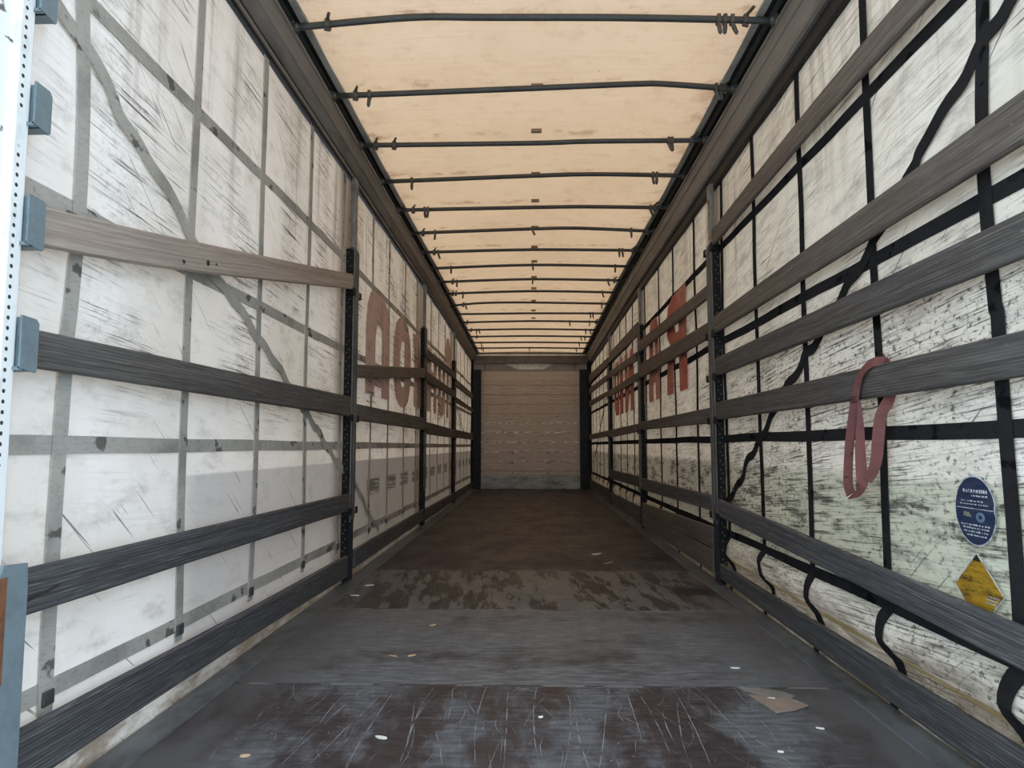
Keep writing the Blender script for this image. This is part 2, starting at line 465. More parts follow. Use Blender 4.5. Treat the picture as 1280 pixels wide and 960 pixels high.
def make_scratch_mat():
    b = NB('scratch_dust')
    x, y, z = b.xyz(b.pos())
    n = b.noise(b.vec(b.mul(x, 14.0), b.mul(y, 9.0), 0.0), 1.0, 4, 0.65)
    c = b.mix(b.smooth(n, 0.36, 0.62), (0.080, 0.076, 0.078), (0.28, 0.28, 0.295))
    b.bsdf(c, 0.7, 0, None, 0.2)
    MATS['scratch_dust'] = b.m


make_scratch_mat()


def make_plank_mat():
    b = NB('bulkhead_planks')
    x, y, z = b.xyz(b.pos())
    row = b.math('FLOOR', b.math('DIVIDE', z, 0.202))
    fr = b.math('FRACT', b.math('DIVIDE', z, 0.202))
    g = b.noise(b.vec(b.mul(x, 3.0), row, b.mul(z, 60.0)), 1.0, 5, 0.65)
    t = b.noise(b.vec(0.0, b.mul(row, 3.7), 0.3), 1.0, 0)
    c = b.mix(b.smooth(g, 0.34, 0.70), (0.44, 0.37, 0.33), (0.70, 0.605, 0.545))
    c = b.mix(b.mul(b.smooth(t, 0.40, 0.62), 0.30), c, (0.50, 0.42, 0.37))
    gap = b.math('MAXIMUM', b.smooth(fr, 0.05, 0.0), b.smooth(fr, 0.955, 1.0))
    c = b.mix(b.mul(gap, 0.75), c, (0.07, 0.055, 0.045))
    zone = b.mul(b.smooth(z, 0.45, 0.7), b.smooth(z, 1.75, 1.35))
    flk = b.noise(b.vec(b.mul(x, 8.0), 0.0, b.mul(z, 34.0)), 1.0, 5, 0.7)
    nearj = b.math('MAXIMUM', b.smooth(fr, 0.28, 0.0), b.smooth(fr, 0.85, 1.0))
    c = b.mix(b.mul(b.mul(b.smooth(flk, 0.50, 0.56), zone), nearj), c, (0.92, 0.90, 0.88))
    dk = b.noise(b.vec(b.mul(x, 6.0), 3.0, b.mul(z, 22.0)), 1.0, 4, 0.7)
    c = b.mix(b.mul(b.smooth(dk, 0.60, 0.68), 0.75), c, (0.12, 0.075, 0.055))
    top = b.smooth(z, 2.335, 2.345)
    c = b.mix(b.mul(top, 0.8), c, (0.60, 0.52, 0.47))
    b.bsdf(c, 0.7, 0, b.bump(b.add(g, b.mul(gap, -1.5)), 0.3, 0.006), 0.25)
    MATS['bulkhead_planks'] = b.m


make_plank_mat()

# ------------------------------------------------------------------ mesh helpers


def bm_new():
    return bmesh.new()


def box(bm, x0, x1, y0, y1, z0, z1, bev=0.0):
    r = bmesh.ops.create_cube(bm, size=1.0)
    vs = r['verts']
    for v in vs:
        v.co = Vector(((x0 + x1) / 2 + v.co.x * (x1 - x0), (y0 + y1) / 2 + v.co.y * (y1 - y0), (z0 + z1) / 2 + v.co.z * (z1 - z0)))
    if bev > 0:
        es = list({e for v in vs for e in v.link_edges})
        bmesh.ops.bevel(bm, geom=es, offset=bev, segments=2, affect='EDGES', profile=0.5)


def loft(bm, rings, cap=True, closed=True):
    """join rings of equally many points"""
    rv = [[bm.verts.new(p) for p in r] for r in rings]
    n = len(rv[0])
    for a, c in zip(rv, rv[1:]):
        for i in range(n if closed else n - 1):
            j = (i + 1) % n
            bm.faces.new((a[i], a[j], c[j], c[i]))
    if cap and closed:
        bm.faces.new(list(reversed(rv[0])))
        bm.faces.new(rv[-1])


def tube(bm, pts, r, seg=10):
    pts = [Vector(p) for p in pts]
    rings = []
    for i, p in enumerate(pts):
        d = (pts[min(i + 1, len(pts) - 1)] - pts[max(i - 1, 0)]).normalized()
        up = Vector((0, 0, 1)) if abs(d.z) < 0.9 else Vector((0, 1, 0))
        s = d.cross(up).normalized()
        u = s.cross(d).normalized()
        rr = r[i] if isinstance(r, (list, tuple)) else r
        rings.append([p + (s * math.cos(2 * math.pi * k / seg) + u * math.sin(2 * math.pi * k / seg)) * rr for k in range(seg)])
    loft(bm, rings)


def ribbon(bm, pts, widths, normals, thick=0.003):
    """flat band of cloth with real thickness along pts"""
    pts = [Vector(p) for p in pts]
    rings = []
    for i, p in enumerate(pts):
        d = (pts[min(i + 1, len(pts) - 1)] - pts[max(i - 1, 0)]).normalized()
        n = Vector(normals[i])
        n = (n - d * n.dot(d)).normalized()
        s = d.cross(n).normalized()
        w = widths[i] / 2 if isinstance(widths, (list, tuple)) else widths / 2
        rings.append([p + s * w + n * thick / 2, p - s * w + n * thick / 2, p - s * w - n * thick / 2, p + s * w - n * thick / 2])
    loft(bm, rings)


def spline(pts, sub=6):
    """Catmull-Rom through pts"""
    P = [Vector(p) for p in pts]
    out = []
    for i in range(len(P) - 1):
        p0, p1, p2, p3 = P[max(i - 1, 0)], P[i], P[i + 1], P[min(i + 2, len(P) - 1)]
        for k in range(sub):
            t = k / sub
            out.append(0.5 * ((2 * p1) + (p2 - p0) * t + (2 * p0 - 5 * p1 + 4 * p2 - p3) * t * t + (3 * p1 - p0 - 3 * p2 + p3) * t ** 3))
    out.append(P[-1])
    return out


def flat_shape(bm, outer, holes, place, thick):
    """a filled outline with holes, extruded; place(u, v) gives the 3-D point"""
    edges = []
    for loop in [outer] + list(holes):
        vs = [bm.verts.new((u, v, 0)) for u, v in loop]
        for i in range(len(vs)):
            edges.append(bm.edges.new((vs[i], vs[(i + 1) % len(vs)])))
    r = bmesh.ops.triangle_fill(bm, edges=edges, use_beauty=True, use_dissolve=False)
    fs = [g for g in r['geom'] if isinstance(g, bmesh.types.BMFace)]
    ex = bmesh.ops.extrude_face_region(bm, geom=fs)
    top = {g for g in ex['geom'] if isinstance(g, bmesh.types.BMVert)}
    done = {}
    for v in bm.verts:
        if v.co.z == 0 and v not in done:
            done[v] = (v.co.x, v.co.y, thick if v in top else 0.0)
    for v, (a, c, t) in done.items():
        v.co = Vector(place(a, c, t))


def wloc(o):
    p = Vector((0, 0, 0))
    while o is not None:
        p += o.location
        o = o.parent
    return p


def obj(name, bm, mat, parent=None, smooth=False, origin=None):
    """bm is in world coordinates; the object gets its own origin"""
    bmesh.ops.recalc_face_normals(bm, faces=bm.faces[:])
    base = wloc(parent) if parent else Vector((0, 0, 0))
    if origin is None:
        if parent is None and bm.verts:
            lo = [min(v.co[i] for v in bm.verts) for i in range(3)]
            hi = [max(v.co[i] for v in bm.verts) for i in range(3)]
            origin = Vector(((lo[0] + hi[0]) / 2, (lo[1] + hi[1]) / 2, (lo[2] + hi[2]) / 2))
        else:
            origin = base
    origin = Vector(origin)
    bmesh.ops.translate(bm, verts=bm.verts[:], vec=-origin)
    me = bpy.data.meshes.new(name)
    bm.to_mesh(me)
    bm.free()
    if smooth:
        for p in me.polygons: p.use_smooth = True
    me.materials.append(MATS[mat] if isinstance(mat, str) else mat)
    o = bpy.data.objects.new(name, me)
    COL.objects.link(o)
    o.location = origin - base
    if parent: o.parent = parent
    return o


def tag(o, label, cat, group=None):
    o['label'] = label
    o['category'] = cat
    if group: o['group'] = group
    return o


def thing(name, loc, label, cat, group=None):
    o = bpy.data.objects.new(name, None)
    o.empty_display_size = 0.1
    COL.objects.link(o)
    o.location = loc
    return tag(o, label, cat, group)


def struct(o):
    o['kind'] = 'structure'
    return o


# ------------------------------------------------------------------ the trailer's main lines (metres)
Y0, Y1 = 1.62, 15.10          # open rear, front bulkhead
XC = 1.28                     # side curtains
FZ = 0.03                     # load floor


def droop(y):                 # the roof comes down a little towards the front
    return 0.0 if y < 9 else -(y - 9) / 6 * 0.11


def curtain_x(side, y, z):
    """inner face of the curtain: small ripples, and on the right a slack roll at the foot"""
    s = -1 if side == 'left' else 1
    d = 0.010 * mnoise.noise(Vector((y * 1.3, z * 0.9, 3.0 + s))) + 0.004 * mnoise.noise(Vector((y * 4.0, z * 2.0, 9.0 + s)))
    if side == 'right' and z < 0.36:
        t = max(0.0, min(1.0, (0.36 - z) / 0.30))
        e = 2 * math.pi * t
        a = 0.024 + 0.008 * mnoise.noise(Vector((y * 1.1, 0.0, 4.0)))
        d += a * math.sin(e + 0.5 * mnoise.noise(Vector((y * 0.9, 2.0, 1.0)))) * (1 if math.sin(e) > 0 else 1.6)
        d += 0.006 * math.sin(z * 60 + 4 * mnoise.noise(Vector((y * 0.8, z, 1)))) * math.sin(math.pi * t)
    return s * (XC - min(d, 0.0225))


# ground outside
bm = bm_new()
box(bm, -40, 40, -25, 55, -1.35, -1.25)
struct(obj('ground', bm, 'asphalt'))

# floor
SCRATCH = [(-0.62, 2.81, -0.72, 2.08), (-0.51, 2.78, -0.53, 2.09), (-0.54, 2.75, -0.64, 2.09), (-0.30, 2.76, -0.28, 2.44), (-0.17, 2.79, -0.16, 2.09), (-0.09, 2.79, -0.08, 2.09), (-0.37, 2.76, -0.38, 2.25), (0.13, 2.77, 0.09, 2.10), (0.29, 2.78, 0.19, 2.10), (0.35, 2.81, 0.34, 2.30), (0.45, 2.54, 0.44, 2.27), (0.53, 2.78, 0.51, 2.13), (0.62, 2.79, 0.66, 2.21), (-0.23, 2.40, -0.03, 2.43), (0.61, 2.59, 0.75, 2.12), (0.52, 2.64, 0.45, 2.11), (-0.01, 2.67, 0.08, 2.45), (-0.67, 2.78, -0.69, 2.31), (-0.42, 2.61, -0.38, 2.12), (0.15, 2.58, 0.16, 2.10), (0.39, 2.78, 0.41, 2.21), (0.02, 2.80, 0.02, 2.10), (0.76, 2.79, 0.76, 2.28), (-0.26, 2.79, -0.17, 2.44)]
rs = random.Random(21)
for k in range(150):                     # finer ones between them, mostly along the trailer
    x, y = rs.uniform(-0.95, 0.95), rs.uniform(1.75, 2.78)
    L, an = rs.uniform(0.05, 0.34), rs.gauss(0, 0.30)
    SCRATCH.append((x, y, x + L * math.sin(an), min(y + L * math.cos(an), 2.80)))
for k in range(45):                      # short nicks across it
    x, y = rs.uniform(-0.95, 0.95), rs.uniform(1.75, 2.78)
    SCRATCH.append((x, y, x + rs.uniform(0.04, 0.16), y + rs.uniform(-0.02, 0.02)))
for k in range(46):                      # and a few on the panels behind
    x, y = rs.uniform(-0.9, 0.9), rs.uniform(2.85, 6.5)
    L, an = rs.uniform(0.15, 0.7), rs.gauss(0, 0.22)
    SCRATCH.append((x, y, x + L * math.sin(an), y + L * math.cos(an)))
bm = bm_new()
box(bm, -1.147, 1.150, Y0, Y1, FZ - 0.06, FZ)
n_board = len(bm.faces)
for k, (xa, ya, xb, yb) in enumerate(SCRATCH):
    w = (0.0030 if k < 24 else rs.uniform(0.0008, 0.0022)) * (1.0 if ya < 2.83 else 0.9)
    bow_ = rs.uniform(-0.02, 0.02)
    d = Vector((xb - xa, yb - ya, 0))
    nn = Vector((-d.y, d.x, 0)).normalized()
    last = None
    for i in range(9):
        t = i / 8
        c = Vector((xa, ya, FZ + 0.0004)) + d * t + nn * (bow_ * math.sin(math.pi * t) + 0.003 * mnoise.noise(Vector((k * 2.3, t * 6, 0))))
        ww = w * 0.5 * (0.25 + 0.75 * math.sin(math.pi * min(1, max(0.0, t * 0.9 + 0.05))) + 0.25 * mnoise.noise(Vector((k, t * 5, 4))))
        pair = (bm.verts.new(c + nn * ww), bm.verts.new(c - nn * ww))
        if last:
            bm.faces.new((last[0], last[1], pair[1], pair[0]))
        last = pair
bm.faces.ensure_lookup_table()
bm.faces.index_update()
for f in bm.faces[n_board:]:
    f.material_index = 1
floor = struct(obj('floor', bm, 'phenolic_floor'))
floor.data.materials.append(MATS['scratch_dust'])
for n, (xa, xb) in (('trim_1', (-1.262, -1.147)), ('trim_2', (1.150, 1.262))):
    bm = bm_new()
    box(bm, xa, xb, Y0, Y1, FZ - 0.16, FZ + 0.004, 0.003)
    e = struct(obj(n, bm, 'edge_steel'))
# roof tarpaulin
bm = bm_new()
NX, ys_ = 20, [1.3 + 0.1 * i for i in range(140)]
grid = []
for y in ys_:
    fr = ((y - 3.32) / 0.682) % 1.0
    sag = -0.012 * math.sin(math.pi * fr)
    row = []
    for i in range(NX + 1):
        x = -1.13 + 2.26 * i / NX
        row.append(bm.verts.new((x, y, 3.045 + droop(y) + sag + 0.03 * (1 - (x / 1.13) ** 2) + 0.006 * mnoise.noise(Vector((x * 2, y * 2, 0))))))
    grid.append(row)
for a, c in zip(grid, grid[1:]):
    for i in range(NX):
        bm.faces.new((a[i], a[i + 1], c[i + 1], c[i]))
ceiling = struct(obj('ceiling', bm, 'roof_tarpaulin', None, True))
for s in (-1, 1):
    bm = bm_new()
    rings = []
    for y in (1.3, 5, 9, 12, 15.15):
        zz = 3.030 + droop(y)
        rings.append([(s * 1.105, y, zz), (s * 1.140, y, zz), (s * 1.140, y, zz + 0.02), (s * 1.105, y, zz + 0.02)])
    loft(bm, rings)
    obj('tarpaulin_hem', bm, 'tarp_hem', ceiling)
# belt loops sewn under the tarpaulin, one by each bow
BOW_Y = [3.32 + 0.682 * i for i in range(18)]
for i, y in enumerate(BOW_Y[:13]):
    bm = bm_new()
    zz = 3.058 + droop(y)
    off = (0.034, 0.034, -0.05, 0.03, -0.04)[i % 5]
    box(bm, 0.005, 0.075, y + off - 0.012, y + off + 0.012, zz - 0.010, zz + 0.014, 0.002)
    obj('belt_loop', bm, 'loop_cloth', ceiling)

# ------------------------------------------------------------------ cant rails under the roof edge
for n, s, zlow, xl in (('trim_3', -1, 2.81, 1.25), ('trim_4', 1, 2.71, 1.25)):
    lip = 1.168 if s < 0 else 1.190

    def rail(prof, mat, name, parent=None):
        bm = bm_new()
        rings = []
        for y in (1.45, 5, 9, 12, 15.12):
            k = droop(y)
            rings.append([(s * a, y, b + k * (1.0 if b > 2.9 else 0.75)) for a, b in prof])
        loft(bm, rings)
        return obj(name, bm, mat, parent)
    g = zlow + (0.045 if s < 0 else 0.095)
    root = struct(rail([(1.305, g), (1.245, g), (1.232, g + 0.012), (1.206, 2.895), (1.198, 2.90), (lip + 0.004, 2.965), (lip, 2.97), (lip, 2.985), (1.20, 2.99), (1.305, 2.99)], 'aluminium_brown', n))
    rail([(1.30, zlow), (1.262, zlow), (1.255, zlow + 0.012), (1.262, zlow + 0.02), (1.262, g), (1.30, g)], 'black_channel', 'curtain_track', root)
    if s < 0:
        rail([(1.262, zlow + 0.014), (1.246, zlow + 0.018), (1.246, zlow + 0.026), (1.262, zlow + 0.03)], 'aluminium_lip', 'track_bead', root)
    rail([(lip + 0.002, 2.964), (lip - 0.005, 2.968), (lip - 0.005, 2.984), (lip + 0.002, 2.988)], 'aluminium_lip', 'rail_lip', root)
    rail([(1.138, 3.042), (1.30, 2.995), (1.31, 2.995), (1.31, 3.085), (1.125, 3.085), (1.125, 3.060), (1.138, 3.056)], 'black_channel', 'roof_gap_dark', root)  # black filler: the shade of the gap above the rail, put into its colour
    rail([(1.166, 3.022), (1.186, 3.018), (1.186, 3.034), (1.166, 3.038)], 'steel_bow', 'track_slide', root)

# ------------------------------------------------------------------ side curtains
V_LEFT = [1.89, 2.585, 3.25, 3.98, 4.69, 5.62, 6.27, 7.07, 7.82, 8.95, 9.65, 10.4, 11.15, 12.05, 12.75, 13.45, 14.15]
V_RIGHT = [1.94, 2.62, 3.295, 3.99, 4.67, 5.47, 6.28, 7.01, 7.88, 8.82, 9.48, 10.15, 10.93, 11.8, 12.5, 13.2, 13.9, 14.6]


def curtain_wall(side, verticals, z_lines, z_top, diag, mat, strap, print_mat):
    bm = bm_new()
    ylist = [1.50 + 0.06 * i for i in range(227)]
    zlist = [-0.16, -0.10, -0.05, 0.0, 0.03, 0.06, 0.09, 0.12, 0.15, 0.18, 0.21, 0.24, 0.27, 0.30, 0.33, 0.36, 0.45, 0.6, 0.8] + [1.0 + 0.2 * i for i in range(10)]
    zlist = [min(z, z_top + 0.03) for z in zlist]
    g = [[bm.verts.new((curtain_x(side, y, z), y, z + (droop(y) * 0.75 if z > 2.5 else 0))) for z in zlist] for y in ylist]
    for a, c in zip(g, g[1:]):
        for i in range(len(zlist) - 1):
            bm.faces.new((a[i], a[i + 1], c[i + 1], c[i]))
    bmesh.ops.remove_doubles(bm, verts=bm.verts[:], dist=1e-5)
    w = struct(obj('wall_' + side, bm, mat, None, True))
    s = -1 if side == 'left' else 1
    nrm = (-s, 0, 0)

    def P(y, z, off=0.003):
        return (curtain_x(side, y, z) - s * off, y, z)
    for k, y in enumerate(verticals):
        bm = bm_new()
        top = z_top + 0.01 + droop(y) * 0.75
        pts, n = [], (36 if side == 'left' else 130)
        for i in range(n + 1):
            z = (0.24 if side == 'left' else -0.10) + (top - (0.24 if side == 'left' else -0.10)) * i / n
            wob = 0.012 * mnoise.noise(Vector((k * 3.1, z * 1.5, s * 2)))
            if k == 0:
                wob += 0.03 * math.sin((z - 1.2) * 3.2) * (0.3 if z < 1.3 else 1.0)
            if side == 'right' and z < 0.36:
                wob += 0.045 * math.sin(min(1.0, (0.36 - z) / 0.22) * math.pi)
            pts.append(P(y + wob, z, (0.006 if k else 0.008) + (0.001 if side == 'right' and z < 0.36 else 0.0)))
        ribbon(bm, pts, 0.052 if k else 0.056, [nrm] * len(pts))
        st = obj('vertical_strap', bm, strap, w)
        if side == 'left' and k < 9:
            bm = bm_new()
            x = curtain_x(side, y, 0.275)
            box(bm, x + 0.006, x + 0.016, y - 0.022, y + 0.022, 0.262, 0.300, 0.003)
            obj('strap_buckle', bm, 'steel_bow', st)
    for z in z_lines:
        bm = bm_new()
        pts = []
        for i in range(136):
            y = 1.55 + 0.1 * i
            pts.append(P(y, z + 0.006 * mnoise.noise(Vector((y * 1.1, z * 5, s))), 0.003))
        ribbon(bm, pts, 0.05, [nrm] * len(pts))
        obj('horizontal_strap', bm, strap, w)
    bm = bm_new()
    pts = [P(a, b + 0.011 * math.sin(a * 27.0) * min(1.0, max(0.3, a / 4)), 0.009) for a, b in [(p.x, p.y) for p in spline([(y, z, 0) for y, z in diag], 5)]]
    ribbon(bm, pts, 0.05, [nrm] * len(pts))
    obj('diagonal_strap', bm, strap, w)
    return w, P


D_LEFT = [(1.62, 2.19), (1.79, 2.12), (1.89, 2.08), (2.02, 2.03), (2.10, 1.95), (2.22, 1.91), (2.35, 1.85), (2.49, 1.79), (2.59, 1.71), (2.81, 1.61), (2.96, 1.57), (3.24, 1.44), (3.42, 1.37), (3.65, 1.27), (3.97, 1.13), (4.28, 1.00), (4.65, 0.82), (5.25, 0.61), (5.60, 0.40), (5.99, 0.25)]
D_RIGHT = [(1.72, 2.20), (1.83, 2.12), (1.88, 2.09), (1.96, 2.07), (2.03, 2.02), (2.12, 1.98), (2.20, 1.94), (2.28, 1.90), (2.33, 1.85), (2.58, 1.71), (2.67, 1.65), (2.80, 1.60), (2.88, 1.56), (3.13, 1.41), (3.29, 1.36), (3.36, 1.30), (3.50, 1.25), (3.78, 1.10), (3.92, 1.01), (4.12, 0.91), (4.28, 0.83), (4.36, 0.75), (4.63, 0.61), (4.85, 0.50)]
wl, PL = curtain_wall('left', V_LEFT, [2.22, 1.595, 0.94, 0.30], 2.82, D_LEFT, 'curtain_left', 'webbing_grey', 'print_left')
wr, PR = curtain_wall('right', V_RIGHT, [2.265, 1.63, 0.985, 0.372], 2.73, D_RIGHT, 'curtain_right', 'webbing_black', 'print_right')
# second diagonal further along each curtain
for P, w, st, pts in ((PL, wl, 'webbing_grey', [(12.0, 1.62), (12.6, 1.42), (13.0, 1.30), (13.5, 1.14), (14.0, 1.0)]),
                      (PR, wr, 'webbing_black', [(12.1, 1.75), (12.5, 1.55), (12.9, 1.36), (13.3, 1.2), (13.7, 0.98), (14.2, 0.75)])):
    bm = bm_new()
    pp = [P(p.x, p.y, 0.009) for p in spline([(a, b, 0) for a, b in pts], 4)]
    ribbon(bm, pp, 0.05, [(1 if w is wl else -1, 0, 0)] * len(pp))
    obj('diagonal_strap', bm, st, w)


def ellipse(cy, cz, ry, rz, n=28, sq=2.0):
    out = []
    for k in range(n):
        a = 2 * math.pi * k / n
        c, s = math.cos(a), math.sin(a)
        out.append((cy + ry * math.copysign(abs(c) ** (2 / sq), c), cz + rz * math.copysign(abs(s) ** (2 / sq), s)))
    return out


L_LETTERS = [
    ([(5.36, 1.34), (5.36, 1.85), (5.41, 2.05), (5.50, 2.15), (5.62, 2.19), (6.05, 2.19), (6.17, 2.14), (6.24, 2.04), (6.26, 1.85), (6.25, 1.34), (5.95, 1.34), (5.95, 1.42), (5.68, 1.42), (5.68, 1.34)],
     [[(5.70, 1.50), (5.95, 1.50), (5.95, 1.82), (5.92, 1.91), (5.83, 1.95), (5.74, 1.91), (5.70, 1.82)]]),
    (ellipse(6.93, 1.75, 0.48, 0.44, 28, 2.4), [ellipse(6.94, 1.74, 0.15, 0.23, 20, 2.2)]),
    ([(7.60, 1.36), (7.62, 1.9), (7.50, 2.15), (7.85, 2.16), (8.05, 1.9), (8.12, 1.36)], []),
    ([(8.55, 1.36), (8.55, 2.16), (8.85, 2.16), (8.85, 1.88), (9.15, 1.88), (9.15, 2.16), (9.45, 2.16), (9.45, 1.36), (9.15, 1.36), (9.15, 1.66), (8.85, 1.66), (8.85, 1.36)], []),
    ([(9.60, 1.36), (9.60, 2.16), (9.90, 2.16), (9.90, 1.62), (9.98, 1.55), (10.08, 1.62), (10.08, 2.16), (10.38, 2.16), (10.38, 1.55), (10.25, 1.40), (10.0, 1.33), (9.75, 1.36)], []),
    (ellipse(10.75, 2.32, 0.32, 0.26, 20), []),
    ([(10.55, 1.36), (10.55, 2.10), (10.85, 2.10), (10.85, 1.36)], []),
]
for out, holes in L_LETTERS:
    bm = bm_new()
    flat_shape(bm, out, holes, lambda a, c, t: (-XC + 0.0135 + t, a, c), 0.001)
    obj('printed_letter', bm, 'print_left', wl)
R_LETTERS = [
    ([(5.75, 1.40), (5.75, 2.27), (6.30, 2.27), (6.50, 2.21), (6.58, 2.08), (6.56, 1.93), (6.42, 1.84), (6.56, 1.74), (6.61, 1.60), (6.61, 1.40), (6.31, 1.40), (6.31, 1.62), (6.24, 1.72), (6.06, 1.72), (6.06, 1.40)],
     [[(6.06, 1.92), (6.18, 1.92), (6.24, 1.99), (6.18, 2.07), (6.06, 2.07)]]),
    ([(6.97, 1.40), (7.05, 2.15), (7.12, 2.24), (7.48, 2.24), (7.55, 2.15), (7.64, 1.40), (7.38, 1.40), (7.36, 1.58), (7.22, 1.58), (7.20, 1.40)],
     [[(7.20, 1.76), (7.35, 1.76), (7.31, 2.0), (7.24, 2.0)]]),
    ([(7.90, 1.40), (7.90, 2.24), (8.22, 2.24), (8.22, 1.40)], []),
    ([(8.75, 1.38), (8.75, 2.16), (9.03, 2.16), (9.28, 1.80), (9.28, 2.16), (9.58, 2.16), (9.58, 1.38), (9.30, 1.38), (9.05, 1.74), (9.05, 1.38)], []),
    ([(9.75, 1.38), (9.75, 2.16), (10.05, 2.16), (10.05, 1.38)], []),
    ([(10.20, 1.38), (10.20, 2.16), (10.60, 2.16), (10.78, 2.05), (10.78, 1.5), (10.60, 1.38)], [[(10.42, 1.58), (10.55, 1.58), (10.55, 1.96), (10.42, 1.96)]]),
]
for out, holes in R_LETTERS:
    bm = bm_new()
    flat_shape(bm, out, holes, lambda a, c, t: (XC - 0.0135 - t, a, c), 0.001)
    obj('printed_letter', bm, 'print_right', wr)

# ------------------------------------------------------------------ front bulkhead
bm = bm_new()
box(bm, -1.10, 1.06, Y1 + 0.01, Y1 + 0.06, 0.0, 2.56)
front = struct(obj('wall_front', bm, 'bulkhead_planks'))
bm = bm_new()
box(bm, -1.19, 1.145, Y1 - 0.03, Y1 + 0.02, FZ - 0.02, 0.325, 0.005)
box(bm, -1.19, 1.145, Y1 - 0.038, Y1 - 0.02, 0.145, 0.152)
obj('kick_plate', bm, 'kick_paint', front)
for xa, xb in ((-1.235, -1.065), (1.03, 1.20)):
    bm = bm_new()
    box(bm, xa, xb, Y1 - 0.07, Y1 + 0.03, FZ - 0.03, 2.555, 0.012)
    obj('corner_pillar', bm, 'post_navy', front)
    xo = -1.32 if xa < 0 else 1.32
    xi = xa + 0.01 if xa < 0 else xb - 0.01
    bm = bm_new()
    box(bm, min(xo, xi), max(xo, xi), Y1 - 0.045, Y1 + 0.03, -0.2, 2.95, 0.004)
    obj('corner_closure', bm, 'post_black', front)
bm = bm_new()
box(bm, -1.25, 1.25, Y1 - 0.02, Y1 + 0.06, 2.545, 2.70)
obj('upper_panel', bm, 'panel_grey', front)
for x in (-0.99, 0.94):
    bm = bm_new()
    box(bm, x - 0.006, x + 0.006, Y1 - 0.026, Y1 - 0.01, 2.55, 2.69)
    obj('panel_joint', bm, 'post_black', front)
bm = bm_new()
flat_shape(bm, [(-0.58, 2.69), (0.52, 2.69), (0.25, 2.555), (-0.27, 2.555)], [], lambda a, c, t: (a, Y1 - 0.026 - t, c), 0.006)
obj('gusset_plate', bm, 'pale_sheet', front)
bm = bm_new()
box(bm, -1.22, 1.21, Y1 - 0.10, Y1 + 0.06, 2.685, 2.845, 0.008)
obj('header_beam', bm, 'beam_paint', front)
bm = bm_new()
box(bm, -1.2, 1.2, Y1 + 0.0, Y1 + 0.06, 2.84, 2.96)
obj('wind_board', bm, 'pale_sheet', front)
for x in (-0.40, 0.36):
    for z in (0.36, 0.57, 0.78):
        bm = bm_new()
        box(bm, x - 0.013, x + 0.013, Y1 - 0.002, Y1 + 0.012, z - 0.013, z + 0.013, 0.004)
        obj('bolt_head', bm, 'post_black', front)

# ------------------------------------------------------------------ sliding posts
ORD = ['nearest the open rear', 'midway along it', 'nearest the front bulkhead']


def side_post(side, k, y, zt, pockets):
    s = -1 if side == 'left' else 1
    root = thing('side_post', (s * 1.245, y, FZ), 'dark steel sliding post on the %s side, the one %s' % ('grey-strapped' if side == 'left' else 'black-strapped', ORD[k]), 'post', 'sliding side posts')
    X = lambda a: s * a

    def bx(bm, xa, xb, *r, bev=0.0):
        box(bm, min(X(xa), X(xb)), max(X(xa), X(xb)), *r, bev)
    bm = bm_new()
    bx(bm, 1.222, 1.268, y - 0.055, y + 0.055, 0.42, 2.32, bev=0.006)
    bx(bm, 1.217, 1.224, y - 0.012, y + 0.012, 0.55, 2.30, bev=0.002)
    bx(bm, 1.217, 1.224, y + 0.036, y + 0.050, 0.45, 2.30, bev=0.002)
    obj('post_profile', bm, 'post_grey', root)
    bm = bm_new()
    bx(bm, 1.228, 1.272, y - 0.062, y + 0.062, FZ, 0.46, bev=0.006)
    bx(bm, 1.220, 1.230, y - 0.030, y + 0.030, 0.05, 0.44, bev=0.004)
    obj('post_foot', bm, 'post_navy', root)
    bm = bm_new()
    bx(bm, 1.232, 1.262, y - 0.034, y + 0.040, 2.28, zt, bev=0.004)
    bx(bm, 1.226, 1.236, y - 0.020, y + 0.026, zt - 0.12, zt - 0.02, bev=0.003)
    for z in (2.36, 2.42, 2.52, 2.60):
        bx(bm, 1.229, 1.233, y - 0.010, y + 0.012, z, z + 0.014)
    obj('post_top_slide', bm, 'galvanised', root)
    bm = bm_new()
    bx(bm, 1.232, 1.275, y - 0.092, y - 0.054, FZ + 0.02, 2.30, bev=0.004)
    obj('pocket_rail', bm, 'perforated_rail', root)
    for a, b in pockets:
        for ya, yb in ((y - 0.125, y - 0.062), (y + 0.056, y + 0.105)):
            bm = bm_new()
            prof = [(1.262, b + 0.03), (1.254, b + 0.03), (1.254, a - 0.016), (1.217, a - 0.016), (1.217, a + 0.02), (1.211, a + 0.02), (1.211, a - 0.026), (1.262, a - 0.026)]
            loft(bm, [[(s * p, ya, q) for p, q in prof], [(s * p, yb, q) for p, q in prof]])
            obj('batten_pocket', bm, 'post_black', root)
    return root


PK_L = [[(2.00, 2.12), (1.13, 1.27), (0.50, 0.62)], [(1.98, 2.08), (1.71, 1.80), (1.12, 1.24)], [(1.99, 2.10), (1.70, 1.80), (1.06, 1.19)]]
PK_R = [[(2.28, 2.39), (1.69, 1.80), (1.40, 1.52), (1.11, 1.22), (0.48, 0.60)], [(1.98, 2.12), (1.69, 1.85), (1.10, 1.20), (0.46, 0.58)], [(2.22, 2.35), (1.99, 2.09), (1.70, 1.80), (1.07, 1.18), (0.44, 0.57)]]
POST_L, POST_R = [4.87, 8.19, 11.42], [4.82, 8.05, 11.22]
for k in range(3):
    side_post('left', k, POST_L[k], 2.83 + droop(POST_L[k]) * 0.75, PK_L[k])
    side_post('right', k, POST_R[k], 2.74 + droop(POST_R[k]) * 0.75, PK_R[k])

